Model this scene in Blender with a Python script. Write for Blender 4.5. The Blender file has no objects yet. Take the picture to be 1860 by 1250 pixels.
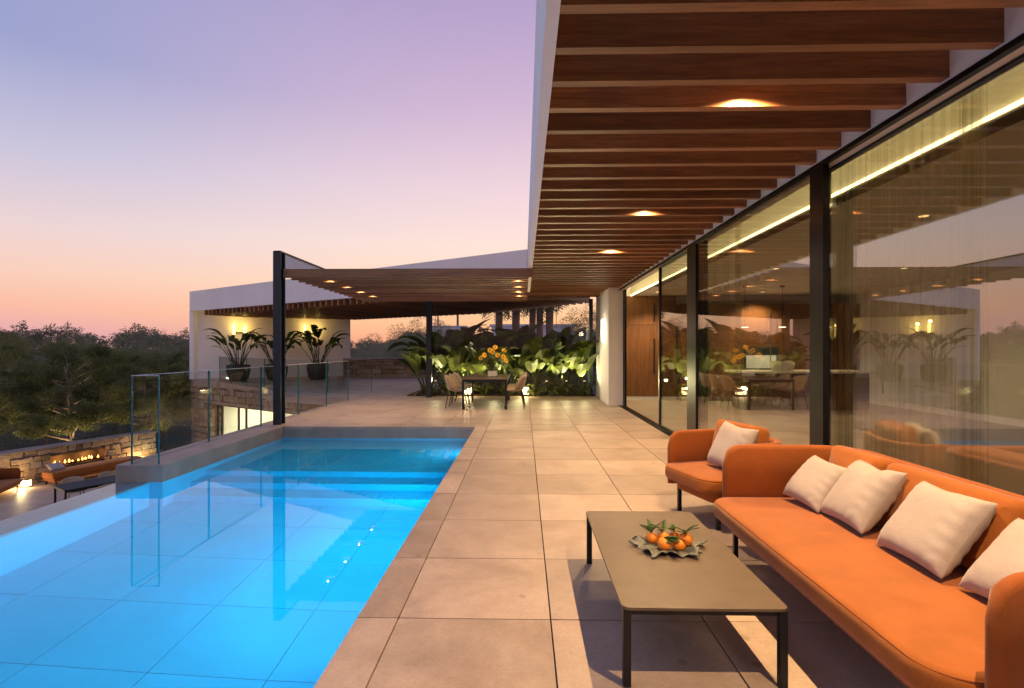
import bpy, bmesh, math, random
import numpy as np
from mathutils import Vector, Matrix

random.seed(7)
R = math.radians
S = bpy.context.scene
COL = S.collection

# ------------------------------------------------------------------ camera
cam_d = bpy.data.cameras.new('camera')
cam = bpy.data.objects.new('camera', cam_d)
COL.objects.link(cam)
cam_d.sensor_width = 36.0
cam_d.lens = 962.0 / 1860.0 * 36.0
cam_d.shift_y = 9.0 / 1860.0
cam_d.clip_start = 0.05
cam_d.clip_end = 3000.0
cam.location = (0.0, 0.0, 1.45)
cam.rotation_euler = (R(90), 0, math.atan(21.5 / 962.0))
S.camera = cam


# ------------------------------------------------------------------ world: dusk sky
def lin(c):
    c = c / 255.0
    return c / 12.92 if c <= 0.04045 else ((c + 0.055) / 1.055) ** 2.4


def srgb(r, g, b):
    return (lin(r), lin(g), lin(b), 1.0)


W = bpy.data.worlds.new('World')
S.world = W
W.use_nodes = True
wn, wl = W.node_tree.nodes, W.node_tree.links
wn.clear()
w_out = wn.new('ShaderNodeOutputWorld')
w_bg = wn.new('ShaderNodeBackground')
w_tc = wn.new('ShaderNodeTexCoord')
w_sep = wn.new('ShaderNodeSeparateXYZ')
wl.new(w_tc.outputs['Generated'], w_sep.inputs[0])


def wramp(stops):
    r = wn.new('ShaderNodeValToRGB')
    el = r.color_ramp.elements
    while len(el) < len(stops):
        el.new(0.5)
    for e, (p, c) in zip(el, stops):
        e.position = p
        e.color = srgb(*c)
    wl.new(w_sep.outputs['Z'], r.inputs[0])
    return r


ramp_warm = wramp([(0.0, (246, 162, 116)), (0.05, (254, 194, 148)), (0.12, (253, 215, 186)), (0.19, (250, 222, 212)),
                   (0.29, (236, 208, 217)), (0.42, (207, 179, 209)), (0.54, (181, 159, 200)), (1.0, (158, 152, 198))])
ramp_cool = wramp([(0.0, (210, 162, 176)), (0.025, (226, 170, 174)), (0.06, (246, 184, 164)), (0.11, (245, 203, 186)),
                   (0.17, (233, 208, 209)), (0.27, (198, 193, 217)), (0.40, (153, 160, 204)), (1.0, (144, 147, 196))])
w_mix = wn.new('ShaderNodeMix')
w_mix.data_type = 'RGBA'
w_dot = wn.new('ShaderNodeVectorMath')
w_dot.operation = 'DOT_PRODUCT'
w_nrm = wn.new('ShaderNodeVectorMath')
w_nrm.operation = 'NORMALIZE'
w_flat = wn.new('ShaderNodeVectorMath')
w_flat.operation = 'MULTIPLY'
w_flat.inputs[1].default_value = (1, 1, 0)
wl.new(w_tc.outputs['Generated'], w_flat.inputs[0])
wl.new(w_flat.outputs[0], w_nrm.inputs[0])
wl.new(w_nrm.outputs[0], w_dot.inputs[0])
w_dot.inputs[1].default_value = (math.sin(R(18)), math.cos(R(18)), 0)
w_map = wn.new('ShaderNodeMapRange')
w_map.interpolation_type = 'SMOOTHSTEP'
w_map.inputs['From Min'].default_value = 0.40
w_map.inputs['From Max'].default_value = 1.0
wl.new(w_dot.outputs['Value'], w_map.inputs['Value'])
wl.new(w_map.outputs[0], w_mix.inputs['Factor'])
wl.new(ramp_cool.outputs[0], w_mix.inputs['A'])
wl.new(ramp_warm.outputs[0], w_mix.inputs['B'])
w_sky = wn.new('ShaderNodeTexSky')
w_sky.sky_type = 'NISHITA'
w_sky.sun_disc = False
w_sky.sun_elevation = R(1.0)
w_sky.sun_rotation = R(18)
w_add = wn.new('ShaderNodeMix')
w_add.data_type = 'RGBA'
w_add.blend_type = 'ADD'
w_add.inputs['Factor'].default_value = 0.02
wl.new(w_mix.outputs['Result'], w_add.inputs['A'])
wl.new(w_sky.outputs[0], w_add.inputs['B'])
wl.new(w_add.outputs['Result'], w_bg.inputs['Color'])
w_bg.inputs['Strength'].default_value = 1.02
wl.new(w_bg.outputs[0], w_out.inputs[0])

S.view_settings.view_transform = 'Standard'
S.view_settings.look = 'None'
S.view_settings.gamma = 1.0
S.view_settings.exposure = 0.0
S.view_settings.use_curve_mapping = False
S.render.engine = 'CYCLES'
S.cycles.use_denoising = True
S.cycles.max_bounces = 12
S.cycles.diffuse_bounces = 4
S.cycles.glossy_bounces = 6
S.cycles.transmission_bounces = 8
S.cycles.transparent_max_bounces = 16
S.cycles.sample_clamp_indirect = 6.0
S.cycles.blur_glossy = 0.5


# ------------------------------------------------------------------ helpers
class MB:
    """collects shapes, becomes one mesh"""

    def __init__(self):
        self.v, self.f = [], []

    def add(self, verts, faces):
        o = len(self.v)
        self.v += [tuple(p) for p in verts]
        self.f += [tuple(i + o for i in fc) for fc in faces]
        return self

    def box(self, x0, x1, y0, y1, z0, z1):
        v = [(x0, y0, z0), (x1, y0, z0), (x1, y1, z0), (x0, y1, z0), (x0, y0, z1), (x1, y0, z1), (x1, y1, z1), (x0, y1, z1)]
        return self.add(v, [(0, 3, 2, 1), (4, 5, 6, 7), (0, 1, 5, 4), (1, 2, 6, 5), (2, 3, 7, 6), (3, 0, 4, 7)])

    def prism(self, poly, z0, z1):
        n = len(poly)
        a = sum(poly[i][0] * poly[(i + 1) % n][1] - poly[(i + 1) % n][0] * poly[i][1] for i in range(n))
        if a < 0:
            poly = poly[::-1]
        v = [(p[0], p[1], z0) for p in poly] + [(p[0], p[1], z1) for p in poly]
        f = [tuple(range(n - 1, -1, -1)), tuple(range(n, 2 * n))]
        f += [(i, (i + 1) % n, n + (i + 1) % n, n + i) for i in range(n)]
        return self.add(v, f)

    def wall(self, a, b, th, z0, z1):
        """vertical slab from a to b, thickness th to the left of a->b"""
        ax, ay = a
        bx, by = b
        L = math.hypot(bx - ax, by - ay)
        nx, ny = -(by - ay) / L * th, (bx - ax) / L * th
        return self.prism([a, b, (bx + nx, by + ny), (ax + nx, ay + ny)], z0, z1)

    def tube(self, pts, rad, n=8, cap=True):
        pts = [Vector(p) for p in pts]
        if not hasattr(rad, '__len__'):
            rad = [rad] * len(pts)
        o = len(self.v)
        prev = None
        for i, p in enumerate(pts):
            t = (pts[min(i + 1, len(pts) - 1)] - pts[max(i - 1, 0)])
            t = t.normalized() if t.length > 1e-9 else Vector((0, 0, 1))
            ref = prev if prev is not None else (Vector((1, 0, 0)) if abs(t.x) < 0.9 else Vector((0, 1, 0)))
            u = (ref - t * ref.dot(t))
            u = u.normalized() if u.length > 1e-6 else t.orthogonal().normalized()
            prev = u
            w = t.cross(u)
            for k in range(n):
                an = 2 * math.pi * k / n
                self.v.append(tuple(p + (u * math.cos(an) + w * math.sin(an)) * rad[i]))
        for i in range(len(pts) - 1):
            for k in range(n):
                a, b = o + i * n + k, o + i * n + (k + 1) % n
                self.f.append((a, b, b + n, a + n))
        if cap:
            self.f.append(tuple(o + k for k in range(n - 1, -1, -1)))
            q = o + (len(pts) - 1) * n
            self.f.append(tuple(q + k for k in range(n)))
        return self

    def lathe(self, prof, n=24, c=(0, 0, 0), cap=True):
        o = len(self.v)
        for (r, z) in prof:
            for k in range(n):
                an = 2 * math.pi * k / n
                self.v.append((c[0] + r * math.cos(an), c[1] + r * math.sin(an), c[2] + z))
        for i in range(len(prof) - 1):
            for k in range(n):
                a, b = o + i * n + k, o + i * n + (k + 1) % n
                self.f.append((a, b, b + n, a + n))
        if cap:
            self.f.append(tuple(o + k for k in range(n - 1, -1, -1)))
            q = o + (len(prof) - 1) * n
            self.f.append(tuple(q + k for k in range(n)))
        return self

    def grid(self, nu, nv, fn):
        o = len(self.v)
        for j in range(nv + 1):
            for i in range(nu + 1):
                self.v.append(tuple(fn(i / nu, j / nv)))
        for j in range(nv):
            for i in range(nu):
                a = o + j * (nu + 1) + i
                self.f.append((a, a + 1, a + nu + 2, a + nu + 1))
        return self

    def mesh(self, name, mat, smooth=False):
        me = bpy.data.meshes.new(name)
        me.from_pydata(self.v, [], self.f)
        me.materials.append(M[mat] if isinstance(mat, str) else mat)
        if smooth:
            me.polygons.foreach_set('use_smooth', [True] * len(me.polygons))
        me.update()
        return me

    def build(self, name, mat, parent=None, smooth=False, bevel=0.0, seg=2, angle=None):
        o = link(name, self.mesh(name, mat, smooth), parent)
        if bevel:
            md = o.modifiers.new('bevel', 'BEVEL')
            md.width = bevel
            md.segments = seg
            md.limit_method = 'ANGLE'
            md.angle_limit = R(40)
        if angle:
            shade_auto(o, angle)
        return o


def shade_auto(o, deg=40):
    me = o.data
    me.polygons.foreach_set('use_smooth', [True] * len(me.polygons))
    bm = bmesh.new()
    bm.from_mesh(me)
    for e in bm.edges:
        e.smooth = not (len(e.link_faces) == 2 and e.calc_face_angle(0) > R(deg))
    bm.to_mesh(me)
    bm.free()


def link(name, data, parent=None):
    o = bpy.data.objects.new(name, data)
    COL.objects.link(o)
    if parent is not None:
        o.parent = parent
    return o


def tag(o, label=None, cat=None, group=None, kind=None):
    if label:
        o['label'] = label
    if cat:
        o['category'] = cat
    if group:
        o['group'] = group
    if kind:
        o['kind'] = kind
    return o


def thing(name, label, cat, loc=(0, 0, 0), rz=0.0, group=None):
    o = link(name, None)
    o.location = loc
    o.rotation_euler = (0, 0, rz)
    return tag(o, label, cat, group)


def copy_tree(o, parent=None):
    c = o.copy()
    COL.objects.link(c)
    c.parent = parent
    for ch in o.children:
        copy_tree(ch, c)
    return c


def lamp(name, kind, loc, power, color, parent=None, size=0.03, rot=None, cone=None, blend=0.5):
    d = bpy.data.lights.new(name, kind)
    d.energy = power
    d.color = color
    if kind == 'AREA':
        d.shape = 'DISK'
        d.size = size
    else:
        d.shadow_soft_size = size
    if kind == 'SPOT':
        d.spot_size = cone
        d.spot_blend = blend
    o = link(name, d, parent)
    o.location = loc
    if rot:
        o.rotation_euler = rot
    return o


# ------------------------------------------------------------------ materials
M = {}


def base(name):
    m = bpy.data.materials.new(name)
    m.use_nodes = True
    nt = m.node_tree
    b = nt.nodes['Principled BSDF']
    M[name] = m
    return m, nt.nodes, nt.links, b


def coords(n, l, scale=(1, 1, 1), kind='Object', jitter=True):
    tc = n.new('ShaderNodeTexCoord')
    mp = n.new('ShaderNodeMapping')
    mp.inputs['Scale'].default_value = scale
    src = tc.outputs[kind]
    if jitter:
        oi = n.new('ShaderNodeObjectInfo')
        sc = n.new('ShaderNodeVectorMath')
        sc.operation = 'SCALE'
        sc.inputs[0].default_value = (37.0, 53.0, 71.0)
        l.new(oi.outputs['Random'], sc.inputs['Scale'])
        ad = n.new('ShaderNodeVectorMath')
        l.new(tc.outputs[kind], ad.inputs[0])
        l.new(sc.outputs[0], ad.inputs[1])
        src = ad.outputs[0]
    l.new(src, mp.inputs[0])
    return mp.outputs[0]


def noise(n, l, vec, scale, detail=4, rough=0.55, dist=0.0):
    t = n.new('ShaderNodeTexNoise')
    t.inputs['Scale'].default_value = scale
    t.inputs['Detail'].default_value = detail
    t.inputs['Roughness'].default_value = rough
    t.inputs['Distortion'].default_value = dist
    l.new(vec, t.inputs['Vector'])
    return t.outputs['Fac']


def ramp(n, l, fac, stops):
    r = n.new('ShaderNodeValToRGB')
    el = r.color_ramp.elements
    while len(el) < len(stops):
        el.new(0.5)
    for e, (p, c) in zip(el, stops):
        e.position = p
        e.color = (*c, 1.0)
    l.new(fac, r.inputs[0])
    return r.outputs[0]


def mixc(n, l, a, b, fac, mode='MIX'):
    m = n.new('ShaderNodeMix')
    m.data_type = 'RGBA'
    m.blend_type = mode
    for s, k in ((a, 'A'), (b, 'B')):
        if isinstance(s, tuple):
            m.inputs[k].default_value = (*s, 1.0)
        else:
            l.new(s, m.inputs[k])
    if isinstance(fac, (int, float)):
        m.inputs['Factor'].default_value = fac
    else:
        l.new(fac, m.inputs['Factor'])
    return m.outputs['Result']


def vary(n, l, col, lo=0.85, hi=1.12):
    """per-object brightness"""
    oi = n.new('ShaderNodeObjectInfo')
    mr = n.new('ShaderNodeMapRange')
    mr.inputs['To Min'].default_value = lo
    mr.inputs['To Max'].default_value = hi
    l.new(oi.outputs['Random'], mr.inputs['Value'])
    sc = n.new('ShaderNodeVectorMath')
    sc.operation = 'SCALE'
    l.new(col, sc.inputs[0])
    l.new(mr.outputs[0], sc.inputs['Scale'])
    return sc.outputs[0]


def bump(n, l, b, h, strength=0.2, dist=0.01):
    bp = n.new('ShaderNodeBump')
    bp.inputs['Strength'].default_value = strength
    bp.inputs['Distance'].default_value = dist
    l.new(h, bp.inputs['Height'])
    l.new(bp.outputs[0], b.inputs['Normal'])


def plain(name, c, rough=0.5, metal=0.0, var=0.12, scale=6.0, bs=0.0, bscale=80.0, rnd=None, spec=0.5, kind='Object', stretch=(1, 1, 1)):
    m, n, l, b = base(name)
    v = coords(n, l, stretch, kind)
    f = noise(n, l, v, scale, 5)
    lo = tuple(x * (1 - var) for x in c)
    hi = tuple(min(1, x * (1 + var)) for x in c)
    col = ramp(n, l, f, [(0.3, lo), (0.7, hi)])
    if rnd:
        col = vary(n, l, col, *rnd)
    l.new(col, b.inputs['Base Color'])
    b.inputs['Roughness'].default_value = rough
    b.inputs['Metallic'].default_value = metal
    b.inputs['Specular IOR Level'].default_value = spec
    if bs:
        bump(n, l, b, noise(n, l, v, bscale, 3), bs, 0.004)
    return m, n, l, b


def emit(name, c, s):
    m, n, l, b = base(name)
    b.inputs['Base Color'].default_value = (0.8, 0.8, 0.8, 1)
    b.inputs['Emission Color'].default_value = (*c, 1)
    b.inputs['Emission Strength'].default_value = s
    return m


# limestone paving
def stone_tile(name, c, rough=0.50):
    m, n, l, b = base(name)
    v = coords(n, l)
    f1 = noise(n, l, v, 1.6, 6, 0.6, 0.8)
    f2 = noise(n, l, v, 14.0, 5, 0.6)
    f3 = noise(n, l, v, 70.0, 3)
    col = ramp(n, l, f1, [(0.25, tuple(x * 0.78 for x in c)), (0.5, c), (0.75, (min(1, c[0] * 1.16), c[1] * 1.15, c[2] * 1.16))])
    col = mixc(n, l, col, ramp(n, l, f2, [(0.3, (0.72, 0.70, 0.68)), (0.65, (1, 1, 1))]), 0.45, 'MULTIPLY')
    st = n.new('ShaderNodeTexVoronoi')
    st.inputs['Scale'].default_value = 2.3
    l.new(v, st.inputs['Vector'])
    sp = ramp(n, l, st.outputs['Distance'], [(0.035, (0.62, 0.55, 0.48)), (0.075, (1, 1, 1))])
    col = mixc(n, l, col, sp, 0.7, 'MULTIPLY')
    col = mixc(n, l, col, ramp(n, l, f3, [(0.32, (0.78, 0.76, 0.74)), (0.6, (1.04, 1.04, 1.04))]), 0.45, 'MULTIPLY')
    f4 = noise(n, l, v, 0.55, 3, 0.5, 1.5)
    col = mixc(n, l, col, ramp(n, l, f4, [(0.42, (0.80, 0.76, 0.73)), (0.55, (1.0, 1.0, 1.0))]), 0.6, 'MULTIPLY')
    col = vary(n, l, col, 0.87, 1.12)
    l.new(col, b.inputs['Base Color'])
    rr = n.new('ShaderNodeMapRange')
    rr.inputs['To Min'].default_value = rough - 0.12
    rr.inputs['To Max'].default_value = rough + 0.16
    l.new(f2, rr.inputs['Value'])
    l.new(rr.outputs[0], b.inputs['Roughness'])
    mm = n.new('ShaderNodeMath')
    mm.operation = 'ADD'
    l.new(f2, mm.inputs[0])
    l.new(f3, mm.inputs[1])
    bump(n, l, b, mm.outputs[0], 0.12, 0.004)


stone_tile('tile', (0.43, 0.335, 0.27))
stone_tile('tile_inside', (0.40, 0.33, 0.26), 0.35)
plain('grout', (0.045, 0.04, 0.036), 0.9)


def wood(name, c, stretch, rough=0.45, gloss=0.5):
    m, n, l, b = base(name)
    v = coords(n, l, stretch)
    f1 = noise(n, l, v, 2.2, 6, 0.62, 1.2)
    f2 = noise(n, l, v, 11.0, 6, 0.7, 0.4)
    col = ramp(n, l, f1, [(0.25, tuple(x * 0.5 for x in c)), (0.52, c), (0.78, tuple(x * 1.45 for x in c))])
    col = mixc(n, l, col, ramp(n, l, f2, [(0.35, (0.55, 0.5, 0.46)), (0.62, (1, 1, 1))]), 0.6, 'MULTIPLY')
    col = vary(n, l, col, 0.68, 1.3)
    l.new(col, b.inputs['Base Color'])
    b.inputs['Roughness'].default_value = rough
    b.inputs['Specular IOR Level'].default_value = gloss
    bump(n, l, b, f2, 0.15, 0.003)


wood('slat_wood', (0.32, 0.138, 0.056), (0.55, 9, 9))
wood('slat_wood_cross', (0.205, 0.085, 0.036), (9, 0.55, 9))
wood('cabinet_wood', (0.21, 0.092, 0.036), (7, 7, 0.5), 0.4)


def fabric(name, c, var=0.12, weave=210.0):
    m, n, l, b = base(name)
    v = coords(n, l)
    f1 = noise(n, l, v, 5.0, 4)
    f2 = noise(n, l, v, weave, 2)
    col = ramp(n, l, f1, [(0.3, tuple(x * (1 - var) for x in c)), (0.7, tuple(min(1, x * (1 + var)) for x in c))])
    col = mixc(n, l, col, ramp(n, l, f2, [(0.3, (0.72, 0.70, 0.68)), (0.7, (1, 1, 1))]), 0.5, 'MULTIPLY')
    l.new(col, b.inputs['Base Color'])
    b.inputs['Roughness'].default_value = 0.88
    b.inputs['Specular IOR Level'].default_value = 0.2
    b.inputs['Sheen Weight'].default_value = 0.25
    b.inputs['Sheen Roughness'].default_value = 0.4
    wr = noise(n, l, v, 9.0, 3, 0.5, 0.6)
    mm = n.new('ShaderNodeMath')
    mm.operation = 'MULTIPLY_ADD'
    l.new(wr, mm.inputs[0])
    mm.inputs[1].default_value = 4.0
    l.new(f2, mm.inputs[2])
    bump(n, l, b, mm.outputs[0], 0.25, 0.004)


fabric('orange_fabric', (0.335, 0.106, 0.020))
fabric('orange_shell', (0.30, 0.086, 0.018), 0.06)
fabric('beige_fabric', (0.42, 0.365, 0.335), 0.05)
fabric('rope', (0.42, 0.33, 0.22), 0.15, 200)

plain('plaster', (0.87, 0.85, 0.84), 0.85, var=0.04, scale=1.5, bs=0.12, bscale=60)
plain('ceiling_paint', (0.62, 0.58, 0.50), 0.9, var=0.03)
plain('black_metal', (0.018, 0.019, 0.022), 0.38, 0.6, var=0.2, spec=0.5)
plain('frame_metal', (0.012, 0.012, 0.013), 0.32, 0.5, var=0.2)
plain('post_metal', (0.03, 0.036, 0.045), 0.4, 0.5, var=0.15)
plain('white_steel', (0.62, 0.62, 0.64), 0.5, 0.0, var=0.05)
plain('table_ceramic', (0.115, 0.082, 0.056), 0.42, var=0.14, scale=7, bs=0.1, bscale=200)
plain('kerb_stone', (0.26, 0.215, 0.185), 0.5, var=0.2, scale=3.0, bs=0.15, bscale=50)
plain('weir_stone', (0.38, 0.32, 0.345), 0.35, var=0.2, scale=3.0)
plain('pool_tile', (0.03, 0.55, 0.72), 0.45, var=0.05, scale=2.0, rnd=(0.95, 1.03))
plain('pool_joint', (0.028, 0.45, 0.62), 0.7)
plain('soil', (0.06, 0.03, 0.018), 0.95, var=0.4, scale=20, bs=0.6, bscale=60)
plain('bark', (0.27, 0.19, 0.13), 0.9, var=0.4, scale=6, bs=0.6, bscale=25, stretch=(3, 3, 0.7))
plain('palm_bark', (0.20, 0.12, 0.075), 0.95, var=0.4, scale=5, bs=0.8, bscale=16, stretch=(1, 1, 3))
plain('pot_dark', (0.035, 0.026, 0.022), 0.55, var=0.3, scale=8)
plain('terracotta', (0.24, 0.10, 0.05), 0.75, var=0.2)
plain('ground_soil', (0.045, 0.042, 0.026), 0.95, var=0.5, scale=0.3, kind='Object')
plain('mortar', (0.10, 0.085, 0.07), 0.95, var=0.2)
plain('orange_peel', (0.80, 0.24, 0.012), 0.38, var=0.12, scale=25, bs=0.35, bscale=420)
plain('dish_ceramic', (0.11, 0.115, 0.095), 0.5, var=0.18, scale=30, bs=0.2, bscale=120)
plain('steel', (0.55, 0.55, 0.55), 0.25, 1.0, var=0.05)
plain('white_stone', (0.75, 0.70, 0.62), 0.35, var=0.06, scale=3)
plain('petal', (0.85, 0.50, 0.025), 0.6, var=0.2, scale=30)
plain('flower_core', (0.08, 0.035, 0.01), 0.8)
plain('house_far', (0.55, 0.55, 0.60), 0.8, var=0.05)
plain('window_dark', (0.03, 0.035, 0.045), 0.15)
plain('charred', (0.02, 0.014, 0.012), 0.95)
plain('ember_log', (0.05, 0.022, 0.012), 0.9)


def masonry(name, stops):
    m, n, l, b = base(name)
    oi = n.new('ShaderNodeObjectInfo')
    col = ramp(n, l, oi.outputs['Random'], stops)
    v = coords(n, l)
    f = noise(n, l, v, 5.0, 6, 0.6)
    f2 = noise(n, l, v, 40.0, 4)
    col = mixc(n, l, col, ramp(n, l, f, [(0.3, (0.55, 0.5, 0.45)), (0.7, (1.1, 1.08, 1.05))]), 0.7, 'MULTIPLY')
    l.new(col, b.inputs['Base Color'])
    b.inputs['Roughness'].default_value = 0.9
    mm = n.new('ShaderNodeMath')
    mm.operation = 'ADD'
    l.new(f, mm.inputs[0])
    l.new(f2, mm.inputs[1])
    bump(n, l, b, mm.outputs[0], 0.6, 0.02)


masonry('rubble', [(0.0, (0.26, 0.17, 0.10)), (0.25, (0.40, 0.28, 0.17)), (0.5, (0.48, 0.36, 0.24)), (0.75, (0.34, 0.26, 0.19)), (1.0, (0.50, 0.41, 0.31))])


def leafmat(name, c, trans=0.35, rough=0.4, obj_rnd=(0.6, 1.35), spot=3.0):
    m, n, l, b = base(name)
    v = coords(n, l)
    f = noise(n, l, v, spot, 4)
    col = ramp(n, l, f, [(0.3, tuple(x * 0.55 for x in c)), (0.7, tuple(x * 1.5 for x in c))])
    if obj_rnd:
        col = vary(n, l, col, *obj_rnd)
    l.new(col, b.inputs['Base Color'])
    b.inputs['Roughness'].default_value = rough
    b.inputs['Specular IOR Level'].default_value = 0.35
    tr = n.new('ShaderNodeBsdfTranslucent')
    l.new(col, tr.inputs['Color'])
    mx = n.new('ShaderNodeMixShader')
    mx.inputs[0].default_value = trans
    l.new(b.outputs[0], mx.inputs[1])
    l.new(tr.outputs[0], mx.inputs[2])
    l.new(mx.outputs[0], n['Material Output'].inputs[0])


leafmat('banana_leaf', (0.135, 0.165, 0.04))
leafmat('pot_leaf', (0.06, 0.105, 0.025))
leafmat('small_leaf', (0.05, 0.10, 0.022))
leafmat('herb_leaf', (0.10, 0.13, 0.05))
leafmat('palm_leaf', (0.07, 0.09, 0.03))
leafmat('pine_needles', (0.15, 0.165, 0.06), 0.4, 0.7, None, 0.6)
leafmat('forest_leaf', (0.195, 0.20, 0.128), 0.45, 0.8, None, 0.22)
leafmat('petiole', (0.16, 0.19, 0.07), 0.1)


def glassmat(name, f0, tint=(1, 1, 1), rough=0.0):
    m, n, l, b = base(name)
    n.remove(b)
    tr = n.new('ShaderNodeBsdfTransparent')
    tr.inputs[0].default_value = (*tint, 1)
    gl = n.new('ShaderNodeBsdfGlossy')
    gl.inputs['Roughness'].default_value = rough
    lw = n.new('ShaderNodeLayerWeight')
    lw.inputs[0].default_value = 0.5
    pw = n.new('ShaderNodeMath')
    pw.operation = 'POWER'
    pw.inputs[1].default_value = 5.0
    l.new(lw.outputs['Facing'], pw.inputs[0])
    mr = n.new('ShaderNodeMapRange')
    mr.inputs['To Min'].default_value = f0
    mr.inputs['To Max'].default_value = 1.0
    l.new(pw.outputs[0], mr.inputs['Value'])
    mx = n.new('ShaderNodeMixShader')
    l.new(mr.outputs[0], mx.inputs[0])
    l.new(tr.outputs[0], mx.inputs[1])
    l.new(gl.outputs[0], mx.inputs[2])
    l.new(mx.outputs[0], n['Material Output'].inputs[0])
    return m


glassmat('window_glass', 0.275, (0.95, 0.96, 0.92))
glassmat('rail_glass', 0.035, (0.955, 0.98, 0.975))
glassmat('screen_glass', 0.012, (0.97, 0.985, 0.98))
glassmat('vase_glass', 0.04, (0.95, 0.97, 0.95))
m, n, l, b = plain('glass_edge', (0.02, 0.14, 0.15), 0.15, spec=0.8)
# sheer curtain
m, n, l, b = base('sheer')
n.remove(b)
tr = n.new('ShaderNodeBsdfTransparent')
df = n.new('ShaderNodeBsdfDiffuse')
df.inputs[0].default_value = (0.42, 0.36, 0.22, 1)
tl = n.new('ShaderNodeBsdfTranslucent')
tl.inputs[0].default_value = (0.42, 0.36, 0.22, 1)
m1, m2 = n.new('ShaderNodeMixShader'), n.new('ShaderNodeMixShader')
m1.inputs[0].default_value = 0.5
l.new(df.outputs[0], m1.inputs[1])
l.new(tl.outputs[0], m1.inputs[2])
lw = n.new('ShaderNodeLayerWeight')
lw.inputs[0].default_value = 0.35
mr = n.new('ShaderNodeMapRange')
mr.inputs['To Min'].default_value = 0.05
mr.inputs['To Max'].default_value = 0.24
l.new(lw.outputs['Facing'], mr.inputs['Value'])
l.new(mr.outputs[0], m2.inputs[0])
l.new(tr.outputs[0], m2.inputs[1])
l.new(m1.outputs[0], m2.inputs[2])
l.new(m2.outputs[0], n['Material Output'].inputs[0])
# pool water
m, n, l, b = base('water')
b.inputs['Base Color'].default_value = (0.50, 0.90, 1.0, 1)
b.inputs['Roughness'].default_value = 0.0
b.inputs['IOR'].default_value = 1.333
b.inputs['Transmission Weight'].default_value = 1.0
v = coords(n, l, jitter=False)
bump(n, l, b, noise(n, l, v, 1.7, 2), 0.03, 0.02)

emit('cove_glow', (1.0, 0.80, 0.36), 7.0)
emit('bulb_warm', (1.0, 0.60, 0.22), 2.5)
emit('tube_warm', (1.0, 0.62, 0.14), 5.0)
emit('sconce_white', (1.0, 0.88, 0.62), 7.0)
emit('flame', (1.0, 0.36, 0.06), 6.0)
emit('lantern_glow', (1.0, 0.70, 0.30), 3.5)
emit('pool_lens', (0.15, 0.65, 1.0), 1.6)
emit('screen_glow', (0.25, 0.5, 0.42), 0.25)

WARM = (1.0, 0.64, 0.31)

# ------------------------------------------------------------------ terrain
TX, TY = 0.8200, 0.8200


def sstep(a, b, x):
    t = np.clip((x - a) / (b - a), 0, 1)
    return t * t * (3 - 2 * t)


def ground_h(x, y):
    x = np.asarray(x, float)
    y = np.asarray(y, float)
    r = np.hypot(x, y)
    left = sstep(-0.15, -0.42, x / np.maximum(r, 1))
    low = -3.9 - 3.0 * sstep(22, 50, r)
    hill = low + 8.0 * sstep(70, 240, r)
    back = -0.7 + 1.2 * sstep(22, 120, r)
    h = hill * left + (1 - left) * back
    near = sstep(16.8, 18.6, y) * sstep(-9.5, -7.0, x + 0 * y)
    nearh = -3.9 + 3.2 * near
    k = sstep(26, 34, r)
    h = nearh * (1 - k) + h * k
    h = h + 0.8 * np.sin(x * 0.045 + 1.3) * np.cos(y * 0.037) * sstep(40, 120, r)
    return h


xs = np.concatenate([np.linspace(-1500, -120, 12)[:-1], np.linspace(-120, 80, 101), np.linspace(80, 1500, 12)[1:]])
ys = np.concatenate([np.linspace(-1500, -30, 8)[:-1], np.linspace(-30, 150, 91), np.linspace(150, 1500, 14)[1:]])
gx, gy = np.meshgrid(xs, ys)
gz = ground_h(gx, gy)
mb = MB()
nx_ = len(xs)
mb.v = list(map(tuple, np.stack([gx.ravel(), gy.ravel(), gz.ravel()], 1)))
mb.f = [(j * nx_ + i, j * nx_ + i + 1, (j + 1) * nx_ + i + 1, (j + 1) * nx_ + i) for j in range(len(ys) - 1) for i in range(nx_ - 1)]
tag(mb.build('terrain', 'ground_soil', smooth=True), 'dark wooded valley floor', None, kind='structure')

# ------------------------------------------------------------------ key geometry of the place
POOL_R, POOL_L, POOL_F, POOL_N = -0.90, -4.67, 9.82, -2.5
WATER_Z = -0.21
KERB_L, KERB_R, KERB_N = -5.10, -4.50, 6.50
GLASS_X = 2.43
P0 = Vector((0.08, 14.6))          # right end of the angled wing front
U = Vector((-0.8396, 0.5431))      # along the wing front, away to the left
NV = Vector((0.5431, 0.8396))      # into the wing


def Lp(t, d=0.0):
    p = P0 + U * t + NV * d
    return (p.x, p.y)


# ------------------------------------------------------------------ terrace paving
def clip(poly, a, b, c):
    """keep a*x+b*y>=c"""
    out = []
    for i in range(len(poly)):
        p, q = poly[i], poly[(i + 1) % len(poly)]
        dp, dq = a * p[0] + b * p[1] - c, a * q[0] + b * q[1] - c
        if dp >= 0:
            out.append(p)
        if dp * dq < 0:
            t = dp / (dp - dq)
            out.append((p[0] + t * (q[0] - p[0]), p[1] + t * (q[1] - p[1])))
    return out


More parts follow.
